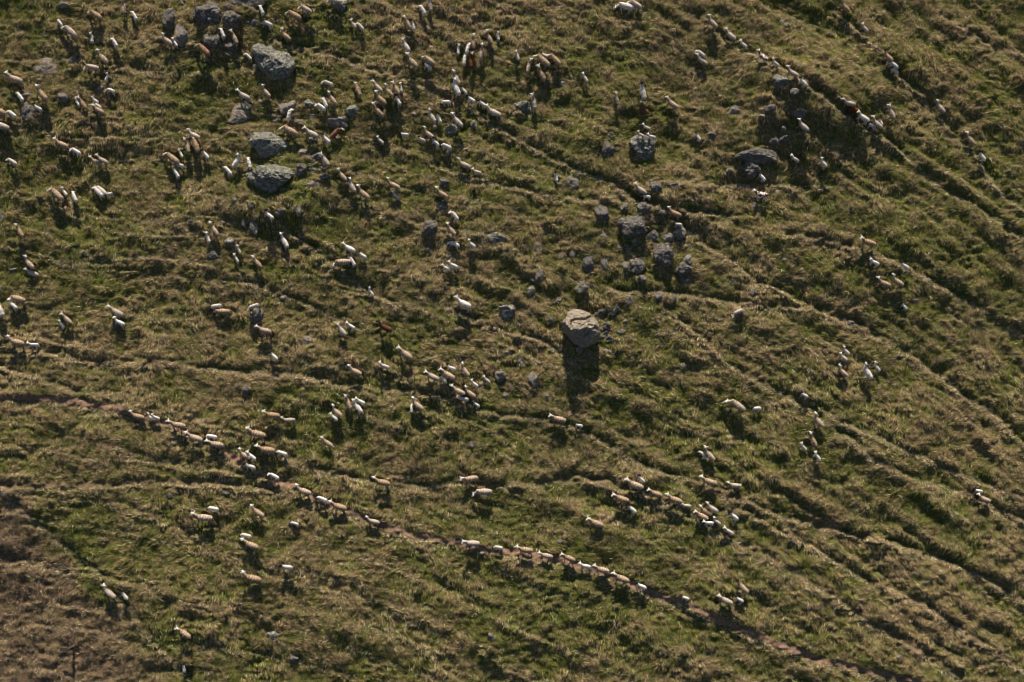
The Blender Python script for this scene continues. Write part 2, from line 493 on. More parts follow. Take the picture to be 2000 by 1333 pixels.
ROCKS = '''
334 38 35 43 r 0
90 132 56 36 f 1
124 10 30 14 g 2
92 68 18 12 g 3
142 119 22 28 c 4
78 159 18 13 g 1
122 190 23 21 s 5
51 188 30 20 s 6
54 219 30 42 d 6
197 172 18 12 g 7
290 149 14 12 g 8
355 68 27 49 s 0
315 130 9 6 g 8
354 6 12 9 g 0
405 29 56 53 d 9
454 38 38 34 d 9
444 15 13 10 d 9
481 5 81 28 d 9
415 81 35 33 d 9
447 93 34 25 d 9
499 44 19 15 g 9
485 47 12 15 d 9
538 126 81 75 l 10
663 13 31 25 l 11
596 29 14 14 l 12
615 70 12 10 l 13
499 132 13 17 l 10
470 221 46 44 f 14
606 205 28 25 l 15
562 211 37 25 s 15
690 217 33 22 l 16
658 240 44 27 s 16
607 229 19 17 s 15
586 240 19 12 g 15
540 239 20 16 g 15
487 263 12 10 g 15
513 255 11 9 g 15
688 129 12 7 g 17
509 199 8 10 g 18
1022 213 35 29 l 19
882 254 25 23 l 20
1114 149 9 9 g 21
1098 165 12 13 g 21
936 169 10 7 g 22
926 245 16 20 g 23
809 223 10 10 g 24
847 249 13 12 g 20
1094 14 9 12 g 25
1195 265 14 10 d 26
1526 160 31 28 l 27
1432 220 33 23 s 28
1504 213 22 18 d 29
1558 222 33 18 d 30
1552 180 16 14 g 27
1488 229 14 12 g 29
1526 43 12 12 g 31
1536 51 10 12 g 31
1548 38 12 10 g 31
1531 251 10 16 d 32
1390 265 18 16 d 33
526 284 75 51 l 15
528 349 94 62 b 34
586 332 27 27 d 35
616 310 26 25 d 35
591 299 21 17 g 35
612 276 17 15 d 35
631 330 11 10 l 35
607 361 18 16 g 35
620 363 10 14 g 35
633 346 20 12 d 35
495 441 20 42 t 36
461 392 15 16 g 36
491 401 15 17 d 36
478 432 12 26 g 36
436 435 10 10 g 37
449 473 19 19 l 37
416 499 24 20 d 38
549 414 20 18 d 39
583 410 12 26 g 39
532 392 19 12 d 39
586 461 14 10 g 40
612 335 20 14 d 35
877 299 13 12 g 41
868 358 21 21 d 42
863 405 22 27 d 43
911 395 10 12 g 44
931 397 10 10 g 44
918 406 10 12 g 44
839 445 31 29 r 45
915 456 13 10 g 46
970 466 39 21 l 46
941 473 12 14 d 46
1119 361 26 36 s 47
1169 347 21 18 d 48
1175 418 29 31 d 49
1177 458 15 15 g 50
1052 483 20 30 f 51
1118 493 15 27 g 52
1095 502 12 13 g 52
1149 517 25 32 d 52
1144 499 12 8 g 52
1180 515 12 26 g 52
1187 292 25 33 d 26
1165 298 12 12 d 26
838 489 17 14 g 53
875 503 19 14 g 53
1254 293 52 50 l 54
1477 305 82 31 d 55
1469 333 35 35 d 55
1512 276 22 18 d 32
1532 270 19 14 d 32
1424 335 14 10 d 56
1315 365 17 15 d 57
1281 367 24 24 d 57
1258 406 27 23 d 58
1220 406 17 19 d 58
1217 384 10 10 g 58
1292 416 17 14 d 58
1280 426 14 12 g 58
1236 442 57 47 d 58
1241 473 19 15 l 58
1275 461 24 31 d 58
1326 454 27 32 s 58
1305 465 24 22 s 58
1295 499 41 46 d 58
1295 483 13 10 g 58
1245 521 31 33 d 58
1334 525 33 27 d 59
1344 509 18 22 g 59
1210 483 14 16 g 58
1228 489 16 19 g 58
1255 504 12 9 g 58
1222 521 17 18 g 58
1474 402 17 14 g 60
1389 418 9 11 l 61
1532 509 10 10 g 62
25 532 19 17 d 63
320 660 10 16 g 64
3 425 13 21 g 65
376 359 10 9 g 66
379 400 10 9 g 67
373 436 12 12 d 67
502 617 27 31 d 68
554 582 15 12 g 69
568 557 10 10 g 69
601 666 23 19 f 70
482 761 17 18 d 71
461 756 14 10 g 71
439 553 11 10 d 72
1053 538 17 25 d 73
1041 546 12 12 g 73
1036 570 18 20 s 73
991 609 33 29 l 74
1013 635 12 10 g 74
1075 625 17 18 g 73
1092 589 17 16 d 73
1136 563 27 27 d 75
1152 558 18 14 g 75
1069 575 18 12 s 73
988 690 25 13 f 76
1019 706 14 25 g 76
1045 716 10 12 g 76
978 735 22 23 g 77
1041 742 20 27 s 76
987 774 15 10 g 78
1067 771 10 10 g 76
1172 777 12 14 g 79
1134 642 71 73 k 80
1173 614 24 25 d 81
1179 654 19 20 s 81
1191 662 15 14 d 81
1184 638 17 17 d 81
1194 607 15 23 s 81
1132 684 15 16 g 81
1150 690 13 12 g 81
1187 688 19 13 g 81
1098 739 13 12 g 82
940 751 10 12 g 83
1229 587 17 19 g 81
1204 603 12 19 s 81
1288 579 17 17 g 84
1314 584 12 14 g 84
1469 571 13 19 g 85
1431 549 10 10 g 86
1222 629 10 10 g 81
1285 628 13 12 g 87
1312 650 11 9 g 87
1333 716 11 14 g 88
1255 546 17 18 d 58
1338 550 21 20 d 59
1214 648 16 9 g 81
1788 588 13 14 g 89
1662 633 16 13 g 90
12 966 19 11 d 91
331 968 10 15 d 92
443 962 16 12 g 93
432 936 9 9 d 93
921 869 11 12 g 94
534 1243 23 19 l 95
574 1286 18 18 d 96
1093 1058 11 11 g 97
913 1281 9 11 g 98
962 1245 17 17 g 99
1755 1284 11 7 g 100
'''
ROCK_LOOK = {'r': 'round dark grey', 'f': 'flat brown', 'g': 'grey', 'c': 'crumbling grey', 's': 'grey-brown angular', 'd': 'dark grey',
             'l': 'lichen-spotted pale green-grey', 't': 'tall lichen-covered', 'k': 'cracked brown', 'b': 'dark bluish'}
NUM = ['zero', 'one', 'two', 'three', 'four', 'five', 'six', 'seven', 'eight', 'nine', 'ten', 'eleven', 'twelve', 'thirteen', 'fourteen', 'fifteen', 'sixteen', 'seventeen', 'eighteen']
ORD = ['', 'first', 'second', 'third', 'fourth', 'fifth', 'sixth', 'seventh', 'eighth', 'ninth', 'tenth', 'eleventh', 'twelfth', 'thirteenth', 'fourteenth', 'fifteenth', 'sixteenth', 'seventeenth', 'eighteenth']

def ordinals(items):
    """items: (key, x, y) -> a phrase such as 'second of five from the left', '' where the key stands alone"""
    out = [''] * len(items)
    by = {}
    for i, (k, x, y) in enumerate(items): by.setdefault(k, []).append(i)
    for k, ii in by.items():
        if len(ii) == 1: continue
        xs, ys = [items[i][1] for i in ii], [items[i][2] for i in ii]
        across = max(xs) - min(xs) >= 0.8 * (max(ys) - min(ys))
        ii = sorted(ii, key=lambda i: items[i][1] if across else items[i][2])
        a, z = ('leftmost', 'rightmost') if across else ('topmost', 'lowest')
        for n, i in enumerate(ii):
            if n == 0: out[i] = a
            elif n == len(ii) - 1: out[i] = z
            elif len(ii) == 3: out[i] = 'middle'
            else: out[i] = ORD[n + 1] + (' from left' if across else ' from top')
            out[i] += ' of ' + NUM[len(ii)]
    return out

def rock_material(name, base, dark, lichen, amount, orange=0.0):
    m, nt, b = new_mat(name, 0.92)
    tc = nt.nodes.new('ShaderNodeTexCoord').outputs['Object']
    info = nt.nodes.new('ShaderNodeObjectInfo')
    off = node(nt, 'ShaderNodeVectorMath', _operation='SCALE')
    nt.links.new(info.outputs['Location'], off.inputs[0]); off.inputs[3].default_value = 0.71
    ad = node(nt, 'ShaderNodeVectorMath', _operation='ADD')
    nt.links.new(tc, ad.inputs[0]); nt.links.new(off.outputs[0], ad.inputs[1])
    v = ad.outputs[0]
    c = noise_ramp(nt, v, 3.5, [(0.28, dark), (0.52, base), (0.78, tuple(min(1, x * 1.45) for x in base))], 9, 0.68)
    lf = noise_ramp(nt, v, 5.5, [(0.60 - amount * 0.2, (0, 0, 0)), (0.66 - amount * 0.2, (1, 1, 1))], 8, 0.72)
    c = mix(nt, c, noise_ramp(nt, v, 14, [(0.3, tuple(x * 0.7 for x in lichen)), (0.7, lichen)], 3), lf)
    bf = noise_ramp(nt, v, 9.0, [(0.56, (0, 0, 0)), (0.63, (0.85, 0.85, 0.85))], 6, 0.7)
    c = mix(nt, c, tuple(x * 0.35 for x in dark), bf)
    wf = noise_ramp(nt, v, 17.0, [(0.62, (0, 0, 0)), (0.66, (0.85, 0.85, 0.85))], 5, 0.65)
    c = mix(nt, c, (0.42, 0.41, 0.35), wf)
    mf = noise_ramp(nt, v, 1.9, [(0.60, (0, 0, 0)), (0.68, (0.8, 0.8, 0.8))], 7, 0.7)
    c = mix(nt, c, noise_ramp(nt, v, 12, [(0.3, (0.05, 0.055, 0.022)), (0.7, (0.13, 0.12, 0.055))], 4), mf)
    if orange:
        of = noise_ramp(nt, v, 2.6, [(0.70, (0, 0, 0)), (0.74, (orange, orange, orange))], 6, 0.7)
        c = mix(nt, c, (0.34, 0.13, 0.05), of)
    nt.links.new(c, b.inputs['Base Color'])
    bump(nt, b, v, 8.0, 0.10, 1.0, 9)
    return m
RM = {
 'grey': rock_material('grey_rock', (0.165, 0.145, 0.125), (0.055, 0.049, 0.045), (0.28, 0.275, 0.22), 0.3),
 'dark': rock_material('dark_rock', (0.105, 0.092, 0.082), (0.03, 0.028, 0.027), (0.24, 0.245, 0.195), 0.32, 0.4),
 'lichen': rock_material('lichen_rock', (0.12, 0.113, 0.10), (0.036, 0.035, 0.034), (0.27, 0.285, 0.225), 0.5, 0.8),
 'brown': rock_material('brown_rock', (0.22, 0.18, 0.145), (0.08, 0.066, 0.056), (0.30, 0.29, 0.20), 0.4),
}
ROCK_MAT = {'r': 'dark', 'f': 'brown', 'g': 'grey', 'c': 'grey', 's': 'grey', 'd': 'dark', 'l': 'lichen', 't': 'lichen', 'k': 'brown', 'b': 'lichen'}
_ICO = {}
def ico(sub):
    if sub not in _ICO:
        bm = bmesh.new()
        bmesh.ops.create_icosphere(bm, subdivisions=sub, radius=1.0)
        bm.verts.ensure_lookup_table()
        v = np.array([p.co[:] for p in bm.verts])
        f = np.array([[q.index for q in p.verts] for p in bm.faces])
        bm.free()
        _ICO[sub] = (v / np.linalg.norm(v, axis=1)[:, None], f)
    return _ICO[sub]

W_UP = R3.T @ np.array([0, 0, 1.0])          # world up, seen in slope coordinates
W_OUT = R3.T @ np.array([0, -1.0, 0])        # world horizontal, out of the hill

def make_rock(seed, rx, ry, rz, kind, sub):
    r = np.random.default_rng(seed)
    P, F = ico(sub)
    planes, dist = [], []
    for _ in range(int(r.integers(9, 16))):
        n = r.normal(0, 1, 3); planes.append(n / np.linalg.norm(n)); dist.append(r.uniform(0.60, 1.0))
    if kind in 'dskblrt' or r.random() < 0.5:
        for n, d in ((W_UP, r.uniform(0.6, 0.9)), (W_OUT, r.uniform(0.62, 0.95))):
            n = n + r.normal(0, 0.32, 3); planes.append(n / np.linalg.norm(n)); dist.append(d)
    if kind in 'bdlst':
        n = W_OUT * 0.85 + W_UP * 0.38 + r.normal(0, 0.10, 3); planes.append(n / np.linalg.norm(n)); dist.append(r.uniform(0.45, 0.75))
    if kind == 'k':
        planes, dist = planes[:6], [max(d, 0.88) for d in dist[:6]]
        for n, d in ((W_UP + np.array([0.05, 0, 0]), 0.58), (W_OUT * 0.9 + W_UP * 0.25 + np.array([0.15, 0, 0]), 0.66), (np.array([1.0, 0.05, 0.1]), 0.78), (np.array([-0.8, -0.5, 0.1]), 0.80)):
            planes.append(n / np.linalg.norm(n)); dist.append(d)
    if kind == 'r': dist = [max(d, 0.84) for d in dist]
    A = np.maximum(P @ np.array(planes).T / np.array(dist)[None], 0)
    m = 16 if kind in 'sdkc' else 11
    rad = (np.sum(A ** m, axis=1) + 0.72 ** m) ** (-1.0 / m)
    rad = np.minimum(rad, 1.18)
    q = P * rad[:, None]
    q += P * (0.16 * np.round(fbm3(q * 1.5 + seed * 3, 2) * 4) / 4 + (0.14 if kind in 'kr' else 0.34) * fbm3(q * 0.9 + seed * 5, 2))[:, None]
    q += P * (0.13 * fbm3(q * 1.7 + seed, 3) + 0.16 * (0.3 - np.abs(fbm3(q * 2.9 + seed * 2, 3))) + 0.05 * fbm3(q * 8 + seed, 3) + 0.02 * fbm3(q * 21 + seed, 2))[:, None]
    lo, hi = q.min(0), q.max(0)
    if kind in 'dgsclf':
        a = r.uniform(0, 6.28); ca, sa = math.cos(a), math.sin(a)
        q[:, :2] = q[:, :2] @ np.array([[ca, -sa], [sa, ca]]) if kind in 'gcf' else q[:, :2]
        lo, hi = q.min(0), q.max(0)
    q = (q - (lo + hi) / 2) / ((hi - lo) / 2) * np.array([rx, ry, rz])
    return q, F

ROCK_DISCS, ROCK_TOPS = [], []
def build_rocks():
    rows = [l.split() for l in ROCKS.strip().split('\n')]
    items = []
    for p in rows:
        w = int(p[2])
        size = 'big' if w > 45 else 'medium' if w >= 22 else 'small'
        noun = 'boulder' if w > 45 else 'rock' if w >= 22 else 'stone'
        look = ROCK_LOOK[p[4]] + ' ' + noun if w >= 22 else size + ' ' + ROCK_LOOK[p[4]] + ' ' + noun
        items.append(((look, int(p[5])), int(p[0]), int(p[1])))
    ords = ordinals(items)
    for n, p in enumerate(rows):
        px, py, w, h, kind = float(p[0]), float(p[1]), float(p[2]), float(p[3]), p[4]
        c = on_plane(px, py)
        rx, ry = w / 52.0 * 1.04, h / 52.0 * 1.04
        mn = min(rx, ry)
        rz = mn * {'f': 0.55, 'g': 0.85, 'l': 0.85, 'k': 1.05, 'b': 0.85, 'r': 0.95, 's': 0.8, 'd': 0.8, 't': 0.9, 'c': 0.7}[kind]
        rise = {'f': -0.1, 'g': -0.12, 'l': 0.0, 'k': 0.42, 'b': 0.2, 'r': 0.12, 's': 0.0, 'd': 0.06, 't': 0.1, 'c': -0.15}[kind] * rz
        sub = 7 if kind == 'k' else 6 if w > 45 else 5 if w > 20 else 4
        q, F = make_rock(100 + n * 7, rx, ry, rz, kind, sub)
        if kind == 's' or kind == 't':
            a = random.uniform(-0.35, 0.35); ca, sa = math.cos(a), math.sin(a)
            q[:, :2] = q[:, :2] @ np.array([[ca, -sa], [sa, ca]])
        gz = ground_z(c[0], c[1])
        # sink into the turf along the line of sight so the outline keeps its place
        d = CAM_L - c; d = d / d[2]
        o_l = np.array([c[0], c[1], 0]) + d * (gz + rise)
        if kind == 'k':
            line = [(470, 690), (500, 640), (445, 545), (490, 490), (590, 445), (850, 440), (930, 390), (1060, 350), (1190, 325)]
            pts = np.array([on_plane(1080 + a / 13.33, 590 + b / 13.33)[:2] for a, b in line])
            xy = q[:, :2] + o_l[:2] - d[:2] * (gz + rise) * 1.0 - d[:2] * (q[:, 2:3] * 1.0)
            best = np.full(len(q), 9.0)
            for a, b in zip(pts[:-1], pts[1:]):
                e = b - a
                t = np.clip(((xy - a) @ e) / (e @ e), 0, 1)
                best = np.minimum(best, np.linalg.norm(xy - a - t[:, None] * e, axis=1))
            top = q[:, 2] > 0
            cut = (1 - smooth(0.06, 0.09, best)) * top
            q = q - cut[:, None] * 0.34 * W_UP[None]
        me = mesh_from('rock', q @ R3.T, F.reshape(-1), np.full(len(F), 3))
        me.polygons.foreach_set('use_smooth', np.full(len(F), kind in 'rlgbtk'))
        me.materials.append(RM[ROCK_MAT[kind]])
        o = link('rock', me)
        o.location = Vector(R3 @ o_l)
        (look, pl), od = items[n][0], ords[n]
        tag(o, look + (', ' + od + ', ' if od else ' ') + ROCK_PLACES[pl], 'rock', 'rocks scattered over the hillside')
        ROCK_DISCS.append((o_l[0], o_l[1], mn))
        ROCK_TOPS.append((o_l, q))
build_rocks()

# ---------------------------------------------------------------- the flock: photo head x, y, rump x, y, kind and pose, place
FLOCK_PLACES = [
 'in the top edge pair left of the dark boulders',
 'between the corner pair and the top edge pair',
 'in the pair nearest the top left corner',
 'below the top left pair',
 'in the scattered upper left group',
 'around the stones at the left edge',
 'beside the tilted boulder at the top',
 'below the dark boulder cluster',
 'in the cluster left of the largest boulder',
 'above the big speckled boulder',
 'between the dark boulders at the top',
 'in the top pair right of the speckled boulder',
 'on a rock cut by the top edge',
 'left of the big speckled boulder',
 'in the slim pair near the top, left of centre',
 'in the loose top group left of centre',
 'between speckled boulder and flat rock',
 'on the flat brown rock',
 'above the largest boulder',
 'by the small boulders right of the flat rock',
 'in the tight upper left-centre group',
 'in the long file, upper centre',
 'alone below the tight upper left-centre group',
 'in the upper knot, top centre',
 'in the group beside the upper knot',
 'alone right of the top centre groups',
 'behind the pale stone right of the file',
 'just left of the red-brown ewe',
 'in the top edge pair right of centre',
 'leading the upper right file',
 'behind the leader of the upper right file',
 'in the upper right file above the mossy rock',
 'in the open-grass pair, upper right of centre',
 'above the tall boulder, right of centre',
 'right of the red-brown ewe, upper right of centre',
 'alone above the long low slab',
 'on the tall boulder, right of centre',
 'alone right of the tall boulder',
 'alone at the top edge, right part',
 'alone below the lone top edge ewe, right part',
 'on the far upper right track',
 'in the huddle on the upper right track',
 'alone on the far right upper track',
 'in the upper pair near the right edge',
 'in the line of four, upper left',
 'alone at the left edge below the stones',
 'in the trio left of the white pair',
 'in the side-by-side white group, left',
 'alone near the left edge, upper half',
 'in the overlapping pair near the left edge',
 'close left of the largest boulder',
 'in the nose-to-tail trio, left of centre',
 'in the pair right of the nose-to-tail trio',
 'alone below the largest boulder',
 'in the pair left of the tall lichen stone',
 'in the trio below the tall lichen stone',
 'alone right of the tall lichen stone',
 'in the foursome left of centre',
 'in the walking pair near the centre',
 'alone above the round boulder, centre',
 'by the round boulder at centre',
 'alone left of the leaning stone',
 'above the broken crag',
 'among the broken crag rocks',
 'below the long low slab',
 'nearest right of the long low slab',
 'further right of the long low slab',
 'alone above the right side group',
 'alone below the lone right side ewe',
 'in the right side group',
 'at the left edge, middle height',
 'in the touching pair, left middle',
 'in the pair left of centre, middle height',
 'in the left edge pair above the red track',
 'in the touching pair left of the dark stone',
 'on the small dark stone left of centre',
 'below the small dark stone',
 'alone well below the small dark stone',
 'alone below the foursome left of centre',
 'in the pair left of the dark ewe',
 'right of a ewe and lamb pair',
 'alone below the dark ewe',
 'alone above the knot left of the huddle',
 'alone above and left of the huddle',
 'in the knot left of the dense huddle',
 'alone well left of the cracked boulder',
 'in the dense huddle at centre',
 'in the pair between the knot and the huddle',
 'alone right of the cracked boulder',
 'alone above the lower right foursome',
 'in the pair right of centre, lower half',
 'alone below the right side group',
 'in the trio left of the big white ewe',
 'right of the trio, on the right side',
 "on the red track's left stretch",
 'in the pair below the red track, left',
 'in the pair above the red track bunch',
 'in the bunch where red tracks meet',
 'on the middle stretch of the red track',
 'on the side track above the red track',
 'alone right of the red track bunch',
 'alone below the red track bunch',
 'alone below the middle red track',
 'in the overlapping pair, lower left of centre',
 'by the side track, lower centre',
 'in the pair below the boulder shadow',
 'alone above the red track, right of centre',
 'in the lower right file',
 'in the lower right foursome',
 'in the touching pair above the lower right file',
 'in the pair just above the lower right file',
 'in the lone pair near the right edge',
 'in the pair near the bottom left',
 'near the bottom edge, left',
 'lowest of all, by the bottom edge at left',
 'below the overlapping pair, lower left of centre',
 'right of the overlapping pair, lower left of centre',
 "on the red track's right stretch",
 'in the trio above the red track, right',
]
